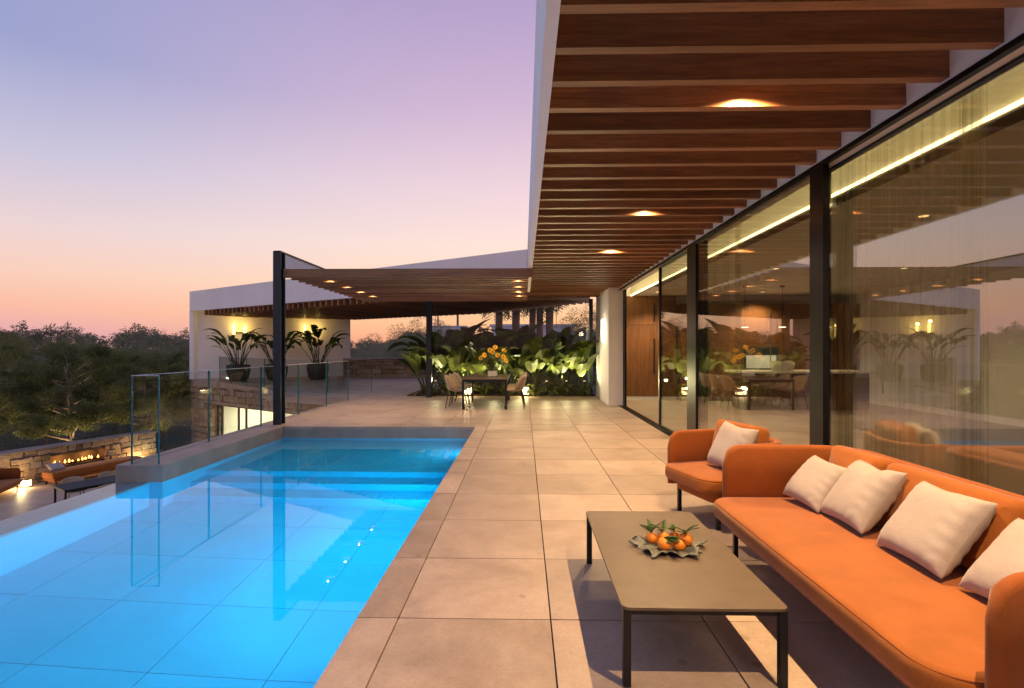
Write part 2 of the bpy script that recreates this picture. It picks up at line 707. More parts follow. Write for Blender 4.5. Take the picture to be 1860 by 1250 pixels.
TILE_Y_END = 2.842 + 0.82 * 22
mb = MB()
mb.prism([(POOL_R + 0.02, -2.5), (GLASS_X, -2.5), (GLASS_X, POOL_F + 0.02), (POOL_R + 0.02, POOL_F + 0.02)], -0.30, -0.045)
mb.prism([(KERB_L + 0.02, POOL_F + 0.02), (GLASS_X, POOL_F + 0.02), (GLASS_X, 16.3), (KERB_L + 0.02, 16.3)], -0.30, -0.0452)
mb.prism([(KERB_L + 0.02, 16.3), (GLASS_X, 16.3), (GLASS_X, TILE_Y_END), (-9.0, TILE_Y_END), Lp(10.0, 0.02), (KERB_L + 0.02, 17.97)], -0.30, -0.0454)
terrace = tag(mb.build('terrace_floor', 'grout'), 'terrace paved with large square beige limestone tiles', None, kind='structure')
# unbroken paving beyond the last tile row that can be told apart
mb = MB().prism([(-9.0, TILE_Y_END), (-3.4, TILE_Y_END), (-3.4, 27.5), (-9.6, 29.0), Lp(18.9, 0.4), Lp(18.9, 0.02), Lp(10.0, 0.02)], -0.30, -0.004)
mb.build('far_paving', 'tile', terrace)
MB().prism([(KERB_L, 15.3), (-8.4, 17.1), Lp(12.2, 0.02), Lp(9.0, 0.02), (KERB_L, 17.965)], -0.24, -0.002).build('paving_edge', 'tile', terrace)
GAP = 0.004
cols = [0.144 - 0.82 * k for k in range(14, -4, -1)]
tile_me = MB().box(-0.41 + GAP, 0.41 - GAP, -0.41 + GAP, 0.41 - GAP, -0.045, 0).mesh('tile', 'tile')
l_n = (NV.x, NV.y, NV.x * P0.x + NV.y * P0.y + 0.02)
for ci in cols:
    x0, x1 = ci, ci + 0.82
    if x1 > 2.9:
        continue
    for k in range(-4, 22):
        y0 = 2.842 + 0.82 * k
        y1 = y0 + 0.82
        if y0 < 1.0 and x1 < 2.4 and y1 < 0.2:
            continue
        if x0 > -0.7 and y0 > 16.0:
            continue
        pieces = []
        P = [(x0 + GAP, y0 + GAP), (x1 - GAP, y0 + GAP), (x1 - GAP, y1 - GAP), (x0 + GAP, y1 - GAP)]
        P = clip(P, -1, 0, -(GLASS_X - 0.005))
        if y0 >= 16.2 and x0 > -3.4:
            continue
        if y1 <= POOL_F + 0.001:
            pieces = [clip(P, 1, 0, POOL_R)]
        elif y0 < POOL_F:
            A = clip(P, 0, 1, POOL_F)
            A = clip(A, 1, 0, KERB_L)
            B = clip(clip(P, 1, 0, POOL_R), 0, -1, -(POOL_F - 0.004)) if x1 > POOL_R else []
            if x0 >= POOL_R:
                pieces = [P]
            else:
                pieces = [A, B]
        elif y1 < 16.3:
            pieces = [clip(P, 1, 0, KERB_L)]
        else:
            pieces = [clip(P, 1, 0, KERB_L), clip(clip(clip(P, -1, 0, -(KERB_L - 0.004)), *l_n), 1, 0, -9.0)]
        for q in pieces:
            if len(q) < 3:
                continue
            xsq = [p[0] for p in q]
            ysq = [p[1] for p in q]
            if max(xsq) - min(xsq) < 0.03 or max(ysq) - min(ysq) < 0.03:
                continue
            cx, cy = (x0 + x1) / 2, (y0 + y1) / 2
            if len(q) == 4 and abs(max(xsq) - min(xsq) - 0.812) < 1e-4 and abs(max(ysq) - min(ysq) - 0.812) < 1e-4:
                o = link('tile', tile_me, terrace)
            else:
                o = MB().prism([(p[0] - cx, p[1] - cy) for p in q], -0.045, 0).build('tile', 'tile', terrace)
            o.location = (cx, cy, random.uniform(-0.0012, 0.0012))

# kerb with the glass balustrade on it
kerb = MB()
kerb.box(KERB_L, KERB_R, KERB_N, POOL_F - 0.003, WATER_Z - 0.011, 0.0)
tag(kerb.build('kerb', 'kerb_stone', bevel=0.008), 'raised stone kerb along the pool under the glass railing', None, kind='structure')
MB().box(KERB_L + 0.01, KERB_L + 0.3, POOL_F + 0.03, 17.9, -3.3, -0.31).build('retaining_wall', 'kerb_stone')
tag(bpy.data.objects['retaining_wall'], 'stone faced retaining wall below the terrace edge and glass railing', 'wall')

# ------------------------------------------------------------------ pool
pool = thing('swimming_pool', 'infinity swimming pool glowing blue with submerged steps at its far end', 'pool')
FZ = -1.38
steps = [(7.40, -0.50), (7.05, -0.79), (6.70, -1.08)]
mb = MB()
mb.add([(POOL_R, POOL_N, FZ), (POOL_R, POOL_F, FZ), (POOL_R, POOL_F, -0.046), (POOL_R, POOL_N, -0.046)], [(0, 1, 2, 3)])
mb.build('side_wall', 'pool_tile', pool)
mb = MB()
mb.add([(POOL_R, POOL_F, FZ), (KERB_L, POOL_F, FZ), (KERB_L, POOL_F, WATER_Z - 0.012), (POOL_R, POOL_F, WATER_Z - 0.012)], [(0, 1, 2, 3)])
mb.build('end_wall', 'pool_tile', pool)
MB().box(KERB_R + 0.001, POOL_R - 0.001, POOL_F - 0.012, POOL_F + 0.015, WATER_Z - 0.012, -0.046).build('end_wall', 'kerb_stone', pool)
MB().box(POOL_R - 0.002, POOL_R + 0.01, POOL_N, POOL_F - 0.02, WATER_Z - 0.01, -0.047).build('side_wall', 'kerb_stone', pool)
MB().box(-5.05, POOL_L, POOL_N, KERB_N, WATER_Z - 0.10, WATER_Z - 0.018).build('overflow_edge', 'weir_stone', pool)
MB().box(-4.98, POOL_L, POOL_N, KERB_N, -3.3, WATER_Z - 0.10).build('overflow_wall', 'pool_tile', pool)
MB().box(KERB_L, KERB_R, KERB_N, POOL_F, FZ, WATER_Z - 0.012).build('side_wall', 'pool_tile', pool).scale = (1, 1, 1)
MB().add([(POOL_L, POOL_N, FZ), (POOL_R, POOL_N, FZ), (POOL_R, POOL_N, -0.05), (POOL_L, POOL_N, -0.05)], [(0, 1, 2, 3)]).build('end_wall', 'pool_tile', pool)
for i, (y, z) in enumerate(steps):
    ye = POOL_F if i == 0 else steps[i - 1][0]
    MB().box(KERB_R + 0.002, POOL_R - 0.002, y, ye - 0.001, FZ + 0.002, z).build('step', 'pool_tile', pool)
bed = MB().add([(-5, POOL_N, FZ - 0.02), (POOL_R, POOL_N, FZ - 0.02), (POOL_R, POOL_F, FZ - 0.02), (-5, POOL_F, FZ - 0.02)], [(0, 1, 2, 3)]).build('pool_bed', 'pool_joint', pool)
pt = MB().box(-0.407, 0.407, -0.407, 0.407, -0.02, 0).mesh('floor_tile', 'pool_tile')
for i in range(6):
    for k in range(12):
        x, y = -1.32 - 0.82 * i, -1.8 + 0.82 * k
        if y > 6.7:
            continue
        x0, x1 = max(x - 0.405, POOL_L + 0.001), min(x + 0.405, POOL_R - 0.001)
        if x1 - x0 < 0.1:
            continue
        if x1 - x0 > 0.809:
            o = link('floor_tile', pt, bed)
            o.location = (x, y, FZ)
        else:
            o = MB().box(x0 - x, x1 - x, -0.405, 0.405, -0.02, 0).build('floor_tile', 'pool_tile', bed)
            o.location = (x, y, FZ)
BLUE = (0.002, 0.53, 0.86)
for (x, y, z, rz, pw) in ((POOL_R - 0.01, 0.4, -0.70, 0, 13), (POOL_R - 0.01, 2.4, -0.70, 0, 17), (POOL_R - 0.01, 4.6, -0.70, 0, 78), (POOL_R - 0.01, 6.1, -0.70, 0, 55),
                          (POOL_R - 0.01, 8.7, -0.37, 0, 16)):
    pl = MB()
    if rz == 0:
        pl.tube([(x, y, z), (x - 0.03, y, z)], 0.12, 20)
        lp = (x - 0.22, y, z)
    else:
        pl.tube([(x, y, z), (x, y - 0.03, z)], 0.09, 20)
        lp = (x, y - 0.2, z)
    fx = pl.build('pool_lamp', 'pool_lens', pool)
    if rz == 0:
        lamp('pool_light', 'AREA', (x - 0.035, y, z), pw, BLUE, pool, 0.22, (0, R(90), 0))
    else:
        lamp('pool_light', 'AREA', (x, y - 0.035, z), pw, BLUE, pool, 0.15, (R(-90), 0, 0))
# water sheet
mb = MB()
mb.add([(-5.05, POOL_N, WATER_Z), (POOL_R, POOL_N, WATER_Z), (POOL_R, KERB_N, WATER_Z), (-5.05, KERB_N, WATER_Z)], [(0, 1, 2, 3)])
mb.add([(KERB_R, KERB_N, WATER_Z), (POOL_R, KERB_N, WATER_Z), (POOL_R, POOL_F - 0.012, WATER_Z), (KERB_R, POOL_F - 0.012, WATER_Z)], [(0, 1, 2, 3)])
tag(mb.build('water', 'water'), 'still clear pool water reflecting the dusk sky', None, kind='structure')


# ------------------------------------------------------------------ glass railings
def railing(name, label, pts, zb, zt, cat='railing', glass='rail_glass'):
    t = thing(name, label, cat, (pts[0][0], pts[0][1], zb))
    for a, b in zip(pts[:-1], pts[1:]):
        a, b = Vector(a), Vector(b)
        dv = (b - a)
        L = dv.length
        dv.normalize()
        nv = Vector((-dv.y, dv.x)) * 0.010
        a2, b2 = a + dv * 0.008 - Vector(pts[0]), b - dv * 0.008 - Vector(pts[0])
        p = MB().prism([tuple(a2 - nv), tuple(b2 - nv), tuple(b2 + nv), tuple(a2 + nv)], 0, zt - zb).build('pane', glass, t)
        for q in (a2, b2):
            e = MB().prism([tuple(q - nv * 1.06 - dv * 0.004), tuple(q - nv * 1.06 + dv * 0.004), tuple(q + nv * 1.06 + dv * 0.004), tuple(q + nv * 1.06 - dv * 0.004)], 0, zt - zb)
            e.build('edge', 'glass_edge', p)
        MB().prism([tuple(a2 - nv * 1.05), tuple(b2 - nv * 1.05), tuple(b2 + nv * 1.05), tuple(a2 + nv * 1.05)], zt - zb + 0.0005, zt - zb + 0.006).build('top_edge', 'white_steel', p)
    return t


railing('glass_railing', 'frameless glass railing along the pool kerb beside the dark post',
        [(-4.58, 6.56), (-4.94, 6.56), (-4.94, 8.2), (-4.94, 9.85), (-4.94, 11.5), (-4.94, 13.15), (-4.94, 14.8)], 0.0, 1.11)
railing('glass_railing', 'frameless glass railing at the edge of the far terrace before the potted plants',
        [(-5.0, 17.3), (-6.5, 17.4), (-8.0, 17.6), (-9.4, 19.0), (-10.8, 20.4), (-12.2, 21.8), (-13.5, 23.2)], 0.0, 1.11)
railing('glass_screen', 'tall frameless glass screen in front of the banana plants', [(-2.70, 16.05), (0.98, 16.05), (1.98, 16.05)], 0.0, 2.95, 'glass screen', 'screen_glass')

# ------------------------------------------------------------------ house
house = thing('house', 'white modern house with glass sliding wall and deep flat roof', 'house', (GLASS_X, 0, 0))


def hb(mbx, name, mat, parent=house, **k):
    o = mbx.build(name, mat, parent, **k)
    o.location = (-GLASS_X, 0, 0) if parent is house else (0, 0, 0)
    return o


H_TOP = 2.95
ROOF_B, ROOF_T = 3.25, 4.20
hb(MB().box(GLASS_X, GLASS_X + 0.14, -3, 13.6, H_TOP + 0.036, ROOF_B - 0.002), 'wall', 'plaster')
# far pier and end wall beyond the sliding doors
hb(MB().box(2.17, GLASS_X + 0.14, 13.62, 13.9, 0.0, ROOF_B - 0.002), 'wall', 'plaster')
hb(MB().box(2.17, 2.45, 13.9, 15.1, 0.0, ROOF_B - 0.002).box(2.23, 2.45, 15.1, 16.4, 0, ROOF_B - 0.002), 'wall', 'plaster')
hb(MB().box(2.215, 2.2298, 15.15, 16.05, 0.0, 2.35), 'door', 'white_steel')
# roof slab with the white fascia over the terrace
rf = MB().prism([(0.10, -3), (2.575, -3), (2.575, 16.2), (2.3, 16.2), (0.10, 14.58)], ROOF_B, ROOF_T)
rf.box(2.5751, 9.6, -3, 16.2, 3.47, ROOF_T - 0.001)
hb(rf, 'roof', 'plaster')
hb(MB().box(0.10, 0.165, -3, 14.5, 3.0, ROOF_B - 0.001), 'fascia', 'plaster')
# interior shell
hb(MB().box(GLASS_X + 0.14, 9.4, -2.6, 15.5, -0.2, -0.006), 'interior_floor', 'tile_inside')
hb(MB().box(3.12, 9.4, -2.6, 15.5, 2.98, 3.46), 'ceiling', 'ceiling_paint')
hb(MB().box(2.58, 3.118, -2.6, 15.5, 3.40, 3.46), 'ceiling', 'ceiling_paint')
hb(MB().box(9.3, 9.45, -2.6, 15.5, -0.006, 2.98), 'interior_wall', 'plaster')
hb(MB().box(GLASS_X + 0.14, 9.4, 15.5, 15.6, -0.006, 3.2), 'interior_wall', 'plaster')
hb(MB().box(GLASS_X, 9.4, -2.8, -2.6, -0.006, 3.2), 'interior_wall', 'plaster')
hb(MB().box(2.60, 2.63, -2.5, 15.4, 3.04, 3.10), 'cove_light', 'cove_glow')
hb(MB().box(3.085, 3.1195, -2.5, 15.4, 2.985, 3.0), 'cove_light', 'cove_glow')
gr = MB()
for k in range(7):
    gr.box(3.13 + k * 0.028, 3.142 + k * 0.028, -2.4, 13.0, 2.968, 2.9795)
hb(gr, 'air_grille', 'black_metal')
hb(MB().box(GLASS_X - 0.006, GLASS_X + 0.04, -2.6, 13.6, H_TOP, H_TOP + 0.034), 'head_frame', 'frame_metal')
hb(MB().box(GLASS_X + 0.0402, GLASS_X + 0.165, -2.6, 13.6, H_TOP + 0.004, H_TOP + 0.0335), 'head_lining', 'ceiling_paint')
tk = MB()
for k in range(4):
    tk.box(GLASS_X - 0.02 + 0.05 * k, GLASS_X + 0.005 + 0.05 * k, -2.6, 13.6, -0.02, 0.012)
hb(tk, 'floor_track', 'frame_metal')


def leaf_pane(y0, y1, x, glass=True, st=0.09, stile0=0.05, stile1=0.05):
    f = MB()
    f.box(x, x + 0.05, y0, y0 + stile0, 0.013, H_TOP)
    f.box(x, x + 0.05, y1 - stile1, y1, 0.013, H_TOP)
    f.box(x + 0.002, x + 0.048, y0 + stile0, y1 - stile1, 0.013, 0.06)
    f.box(x + 0.002, x + 0.048, y0 + stile0, y1 - stile1, H_TOP - 0.018, H_TOP - 0.001)
    w = hb(f, 'sliding_window', 'frame_metal')
    if glass:
        g = MB().box(x + 0.018, x + 0.032, y0 + stile0, y1 - stile1, 0.06, H_TOP - 0.018).build('pane', 'window_glass', w)
    return w


leaf_pane(13.36, 13.58, GLASS_X + 0.10, False)
leaf_pane(7.35, 9.82, GLASS_X + 0.052, stile0=0.34, stile1=0.05)
leaf_pane(4.36, 7.95, GLASS_X, stile0=0.20, stile1=0.40)
leaf_pane(-2.5, 4.66, GLASS_X + 0.104, stile0=0.1, stile1=0.15)

# kitchen and doors inside
cab = thing('kitchen_cabinet', 'tall walnut cabinet wall inside behind the white island', 'cabinet', (4.4, 14.9, -0.006))
for k in range(6):
    MB().box(k * 0.82 + 0.003, k * 0.82 + 0.817, -0.02, 0.02, 0.10, 1.95).build('door', 'cabinet_wood', cab)
    MB().box(k * 0.82 + 0.003, k * 0.82 + 0.817, -0.02, 0.02, 1.956, 2.72).build('door', 'cabinet_wood', cab)
MB().box(0, 4.92, 0.021, 0.58, 0, 2.72).build('carcass', 'cabinet_wood', cab)
for k in (1, 3, 5):
    MB().box(k * 0.82 - 0.03, k * 0.82 + 0.0, -0.05, -0.021, 0.95, 1.75).build('handle', 'steel', cab)
    MB().box(k * 0.82 - 0.03, k * 0.82 + 0.0, -0.05, -0.021, 2.05, 2.45).build('handle', 'steel', cab)
ov = MB().box(1.72, 2.66, -0.035, -0.022, 0.85, 1.50).build('oven', 'window_dark', cab)
MB().box(1.78, 2.60, -0.040, -0.0352, 0.92, 1.28).build('oven_glass', 'screen_glow', ov)
pd = thing('wood_door', 'tall walnut pivot door panel seen through the open sliding door', 'door', (2.85, 15.25, -0.006))
MB().box(0, 0.98, 0, 0.06, 0.1, 2.15).build('panel', 'cabinet_wood', pd)
MB().box(0, 0.98, 0, 0.06, 2.156, 2.97).build('panel', 'cabinet_wood', pd)
MB().box(0.99, 1.5, 0.0, 0.06, 0.1, 2.97).build('panel', 'cabinet_wood', pd)
MB().box(0.86, 0.89, -0.05, -0.001, 0.75, 1.75).build('handle', 'black_metal', pd)
MB().box(0.86, 0.89, -0.05, -0.001, 2.25, 2.75).build('handle', 'black_metal', pd)
MB().box(-0.02, 1.5, 0.01, 0.07, 0, 0.099).build('plinth', 'white_steel', pd)
isl = thing('kitchen_island', 'white topped kitchen island inside the house', 'kitchen island', (5.1, 12.6, -0.006))
MB().box(0, 3.2, 0, 1.0, 0.88, 0.93).build('worktop', 'white_stone', isl, bevel=0.005)
MB().box(0.15, 3.1, 0.15, 0.9, 0.0, 0.879).build('base', 'cabinet_wood', isl)
bowl = MB().grid(16, 6, lambda u, v: ((0.25 + 0.12 * v) * math.cos(u * 6.2832) * (1 - 0.2 * v), (0.10 + 0.06 * v) * math.sin(u * 6.2832), 0.0 + 0.20 * v * (1 + 0.25 * math.sin(u * 12.566))))
bo = bowl.build('fruit_bowl', 'white_stone', smooth=True)
bo.location = (6.2, 12.85, 0.925)
tag(bo, 'white wavy bowl standing on the kitchen island', 'bowl')
for i, (x, y) in enumerate(((5.35, 12.95), (6.25, 12.95), (7.15, 12.95))):
    p = thing('pendant_lamp', ['slim pendant lamp nearest the sheer curtain above the island', 'slim pendant lamp hanging over the middle of the island', 'slim pendant lamp over the island end beside the dark door post'][i], 'lamp', (x, y, 2.98), 0, 'pendant lamps over the kitchen island')
    MB().tube([(0, 0, 0), (0, 0, -0.97)], 0.006, 6).build('cord', 'black_metal', p)
    MB().lathe([(0.06, -0.03), (0.06, 0.0)], 16).build('canopy', 'black_metal', p)
    MB().lathe([(0.09, -1.0), (0.10, -0.985), (0.02, -0.96)], 20).build('shade', 'steel', p)
    MB().lathe([(0.08, -1.008), (0.08, -1.001)], 20).build('bulb', 'sconce_white', p)


def curtain(y0, y1, x, label, pl=0.085):
    n = int((y1 - y0) / pl)
    mbc = MB().grid(n * 8, 4, lambda u, v: (x + 0.03 * math.sin(u * n * 6.2832 + 1.5 * math.sin(u * 9)) * (0.7 + 0.3 * v), y0 + (y1 - y0) * u + 0.02 * math.sin(u * n * 12.566 + 1), 0.02 + 3.15 * (1 - v)))
    o = mbc.build('curtain', 'sheer', smooth=True)
    tag(o, label, 'curtain', 'sheer curtains inside the glass wall')


curtain(3.36, 4.75, 2.80, 'sheer curtain gathered behind the large pane above the sofa')
curtain(3.34, 3.52, 2.84, 'gathered edge of the sheer curtain in the near pane', 0.022)
curtain(7.08, 7.2, 2.86, 'gathered edge of the sheer curtain in the far pane', 0.022)
curtain(7.2, 8.25, 2.80, 'narrow sheer curtain behind the pane beyond the armchair')

# ceiling downlights added to brighten the rooms inside
for i, (x, y) in enumerate(((4.6, 2.0), (4.6, 6.2), (4.8, 10.2), (6.4, 14.35), (3.6, 14.3), (7.2, 10.2), (7.2, 6.2))):
    dl = thing('added_downlight', 'round added ceiling downlight ' + ['behind the near sofa', 'behind the armchair', 'before the kitchen island', 'above the tall cabinets', 'before the tall wood door', 'deep in the room beside the island', 'deep in the living room'][i], 'light', (x, y, 2.979), 0, 'added downlights inside the house')
    MB().lathe([(0.05, -0.004), (0.05, 0.0)], 16).build('lens', 'bulb_warm', dl)
    lamp('added_downlight_bulb', 'SPOT', (0, 0, -0.02), (12, 50, 190, 420, 320, 170, 50)[i], (1.0, 0.72, 0.40), dl, 0.05, (0, 0, 0), R(130), 0.7)

# ------------------------------------------------------------------ pergola slats under the house roof and over the dining place
perg = thing('pergola', 'wooden slat pergola over the terrace and dining table on dark posts', 'pergola', (0.17, 2.0, 0))
SL0, SL1 = 3.0, 3.215


def part_at(mbx, name, mat, root, **k):
    o = mbx.build(name, mat, root, **k)
    o.location = -Vector(root.location)
    return o


pitch = 0.3437
y_b = 2.456 - pitch * 3
slat_me = MB().box(-1.132, 1.132, -0.0325, 0.0325, SL0, SL1).mesh('slat', 'slat_wood')
k = 0
slat_ys = []
while y_b + k * pitch < 16.15:
    y = y_b + k * pitch - 0.0325
    slat_ys.append(y)
    o = link('slat', slat_me, perg)
    o.location = (1.298 - 0.17, y - 2.0, random.uniform(-0.002, 0.002))
    k += 1
FZ0, FZ1 = 2.83, 2.99
far_me = MB().box(-2.37, 2.37, -0.0325, 0.0325, FZ0, FZ1).mesh('slat', 'slat_wood')
y = 10.52
far_ys = []
while y < 15.6:
    o = link('slat', far_me, perg)
    o.location = (-2.28 - 0.17, y - 2.0, 0)
    far_ys.append(y)
    y += pitch
# dark posts and steel beams of the pergola
def post(x, y, zt, w=0.075, dp=0.10):
    p = MB()
    p.box(x - w, x + w, y - dp, y - dp + 0.025, 0, zt)
    p.box(x - w, x + w, y + dp - 0.025, y + dp, 0, zt)
    p.box(x - 0.02, x + 0.02, y - dp + 0.025, y + dp - 0.025, 0, zt - 0.002)
    return part_at(p, 'post', 'post_metal', perg)


post(-4.72, 10.12, 3.32)
post(-2.84, 15.85, 3.02)
post(2.07, 16.35, 2.99, 0.05, 0.05)
part_at(MB().box(-4.76, -4.67, 10.22, 15.6, 3.0, 3.30), 'beam', 'white_steel', perg)
part_at(MB().box(-4.78, -4.65, 10.02, 15.6, 3.301, 3.33), 'beam_cap', 'post_metal', perg)
part_at(MB().box(-4.645, 0.166, 10.13, 10.17, FZ0 - 0.005, 2.995), 'beam', 'slat_wood', perg)

# pergola spotlights
def spot(x, y, z, label, power=440, cone=156):
    t = thing('pergola_spotlight', label, 'light', (x, y, z), 0, 'spotlights set between the pergola slats')
    MB().lathe([(0.030, 0.0), (0.030, 0.06), (0.012, 0.065)], 14).build('housing', 'black_metal', t)
    MB().lathe([(0.024, -0.003), (0.024, -0.0005)], 14).build('lens', 'bulb_warm', t)
    lamp('spot_bulb', 'SPOT', (0, 0, -0.012), power, WARM, t, 0.013, (0, 0, 0), R(cone), 1.0)


main_spots = [0.62, 3.30, 5.97, 8.65]
names = ['warm spotlight over the sofa behind the viewer', 'bright spotlight between slats above the orange sofa', 'spotlight between slats above the armchair', 'spotlight between slats near the open sliding door']
for sy, nm in zip(main_spots, names):
    cand = min(slat_ys, key=lambda q: abs(q - sy - 0.09))
    spot(1.41, cand - 0.0325 - 0.135, SL0 + 0.092, nm)
for i, xx in enumerate((-4.0, -0.12)):
    for j, q in enumerate((1, 4, 7, 10)):
        spot(xx, far_ys[q] - 0.0325 - 0.10, FZ0 + 0.065, ('spotlight in the %s slat row over the dining place on the ' % ['first', 'second', 'third', 'fourth'][j]) + ('pool post side' if i == 0 else 'house side'), 85, 156)

# ------------------------------------------------------------------ angled wing
wing = thing('guest_wing', 'white angled wing with flat roof over stone base', 'house', (P0.x, P0.y, 0))


def wg(mbx, name, mat, parent=wing, **k):
    o = mbx.build(name, mat, parent, **k)
    if parent is wing:
        o.location = (-P0.x, -P0.y, 0)
    return o


WBL, WBR = (-15.75, 25.25), (-9.4, 28.5)
roof_poly = [Lp(19.15), Lp(0.0), (2.2, 16.25), (2.3, 18.5), (-1.8, 24.0), (-9.2, 28.8), (-15.9, 25.6)]
wg(MB().prism(roof_poly, 3.26, ROOF_T - 0.003), 'roof', 'plaster')
wg(MB().wall(WBR, WBL, -0.25, 0.0, 3.258), 'wall', 'plaster')
wg(MB().wall(Lp(19.16), (-15.9, 25.75), -0.22, 0.0, 3.255), 'wall', 'plaster')
# soffit slats, square to the wing front
def soffit_len(t):
    # distance along NV from the front line to the roof's back outline
    best = 0
    o = Vector(Lp(t))
    for i in range(1, len(roof_poly)):
        a, b = Vector(roof_poly[i]), Vector(roof_poly[(i + 1) % len(roof_poly)])
        e = b - a
        den = NV.x * e.y - NV.y * e.x
        if abs(den) < 1e-6:
            continue
        d = ((a.x - o.x) * e.y - (a.y - o.y) * e.x) / den
        s = ((a.x - o.x) * NV.y - (a.y - o.y) * NV.x) / den
        if d > 0.3 and -0.001 <= s <= 1.001:
            best = max(best, d)
    return best


ang = math.atan2(NV.y, NV.x)
t = 0.25
while t < 18.0:
    Ls = soffit_len(t)
    if Ls > 0.6:
        o = MB().box(0.04, Ls - 0.06, -0.0325, 0.0325, 3.03, 3.25).build('slat', 'slat_wood', wing)
        o.location = (Lp(t)[0] - P0.x, Lp(t)[1] - P0.y, 0)
        o.rotation_euler = (0, 0, ang)
    t += pitch
# slab edge and stone storey under the wing
wg(MB().prism([Lp(5.2, 0.06), Lp(19.1, 0.06), Lp(19.1, 0.5), Lp(5.2, 0.5)], -0.06, -0.003), 'coping', 'kerb_stone')
stw = MB()
stw.prism([Lp(4.0, 0.10), Lp(19.1, 0.10), Lp(19.1, 0.6), Lp(4.0, 0.6)], -1.12, -0.061)
stw.prism([Lp(17.5, 0.10), Lp(19.1, 0.10), Lp(19.1, 6.0), Lp(18.5, 6.0), Lp(18.5, 0.6), Lp(17.5, 0.6)], -3.3, -1.12)
stw.prism([Lp(4.0, 0.10), Lp(10.6, 0.10), Lp(10.6, 0.6), Lp(4.0, 0.6)], -3.3, -1.12)
stone_wall = wg(stw, 'stone_wall', 'mortar')


def stone_mesh(seed, mat='rubble'):
    rr = random.Random(seed)
    bm = bmesh.new()
    bmesh.ops.create_cube(bm, size=1.0)
    bmesh.ops.bevel(bm, geom=list(bm.edges), offset=0.10, segments=1, affect='EDGES')
    for v in bm.verts:
        v.co += Vector((rr.uniform(-0.07, 0.07), rr.uniform(-0.12, 0.12), rr.uniform(-0.09, 0.09)))
    me = bpy.data.meshes.new('stone')
    bm.to_mesh(me)
    bm.free()
    me.materials.append(M[mat])
    return me


STONES = [stone_mesh(i) for i in range(8)]


def lay_stones(parent, origin, du, nout, length, z0, z1, holes=(), rnd=None, hmin=0.15, hmax=0.26, lmin=0.22, lmax=0.55, off=0.0, limit=300):
    """courses of separate stones on a wall face; origin 2d, du along, nout outward"""
    rr = rnd or random.Random(3)
    z = z0
    cnt = 0
    pl = Vector(parent.location) + (Vector(parent.parent.location) if parent.parent else Vector((0, 0, 0)))
    rz = math.atan2(du[1], du[0])
    while z < z1 - 0.04:
        h = min(rr.uniform(hmin, hmax), z1 - z)
        if z1 - z - h < 0.07:
            h = z1 - z
        s = rr.uniform(-0.3, 0)
        while s < length:
            w = rr.uniform(lmin, lmax) * (1.0 if h > 0.18 else 1.15)
            a, b = max(s, 0), min(s + w, length)
            s += w
            if b - a < 0.07:
                continue
            ok = True
            for (h0, h1, hz0, hz1) in holes:
                if b > h0 + 0.001 and a < h1 - 0.001 and z + h > hz0 + 0.02 and z < hz1 - 0.02:
                    if a < h0 and h0 - a > 0.08:
                        b = h0
                    elif b > h1 and b - h1 > 0.08:
                        a = h1
                    else:
                        ok = False
            if not ok or cnt >= limit:
                continue
            o = link('stone', STONES[rr.randrange(8)], parent)
            c = (a + b) / 2
            pr = off + rr.uniform(-0.02, 0.03)
            o.location = Vector((origin[0] + du[0] * c + nout[0] * pr, origin[1] + du[1] * c + nout[1] * pr, z + h / 2)) - pl
            o.rotation_euler = (rr.uniform(-0.04, 0.04), rr.uniform(-0.05, 0.05), rz + rr.uniform(-0.05, 0.05))
            o.scale = ((b - a) * rr.uniform(0.97, 1.04) - 0.018, 0.12, h * rr.uniform(0.86, 1.08) - 0.012)
            cnt += 1
        z += h
    return cnt


# wing face: runs from the far left end toward the right, faces the viewer
lay_stones(stone_wall, Lp(19.1, 0.10), (-U.x, -U.y), (-NV.x, -NV.y), 11.5, -3.25, -0.065, [(1.6, 8.5, -3.3, -1.1)], random.Random(5), 0.16, 0.30, 0.25, 0.6)
# lit jamb of the window
lay_stones(stone_wall, Lp(17.5, 0.62), (-NV.x, -NV.y), (-U.x, -U.y), 0.5, -3.2, -1.12, (), random.Random(9))
# room behind the lower window
room = MB()
a0, a1, a2, a3 = Lp(17.45, 0.7), Lp(10.6, 0.7), Lp(10.6, 4.5), Lp(17.45, 4.5)
for p, q in ((a1, a2), (a2, a3), (a3, a0)):
    room.wall(p, q, 0.1, -3.2, -1.1)
room.prism([a0, a1, a2, a3], -3.22, -3.2)
room.prism([a0, a1, a2, a3], -1.1, -1.05)
wg(room, 'basement_room', 'plaster')
wf = MB()
for tt in (17.4, 15.62, 15.0, 12.6, 10.65):
    wf.wall(Lp(tt + 0.05, 0.5), Lp(tt - 0.05, 0.5), -0.06, -3.2, -1.13)
wf.wall(Lp(17.4, 0.505), Lp(10.65, 0.505), 0.05, -3.2, -3.12)
win = wg(wf, 'window', 'frame_metal')
for ta, tb in ((17.34, 15.68), (14.94, 12.66), (12.54, 10.7)):
    MB().wall(Lp(ta, 0.53), Lp(tb, 0.53), -0.01, -3.12, -1.135).build('pane', 'rail_glass', win)
for tt in (16.2, 13.4, 11.6):
    lamp('basement_lamp', 'AREA', (Lp(tt, 2.2)[0] - P0.x, Lp(tt, 2.2)[1] - P0.y, -1.16), 75, (1.0, 0.86, 0.46), wing, 0.6)

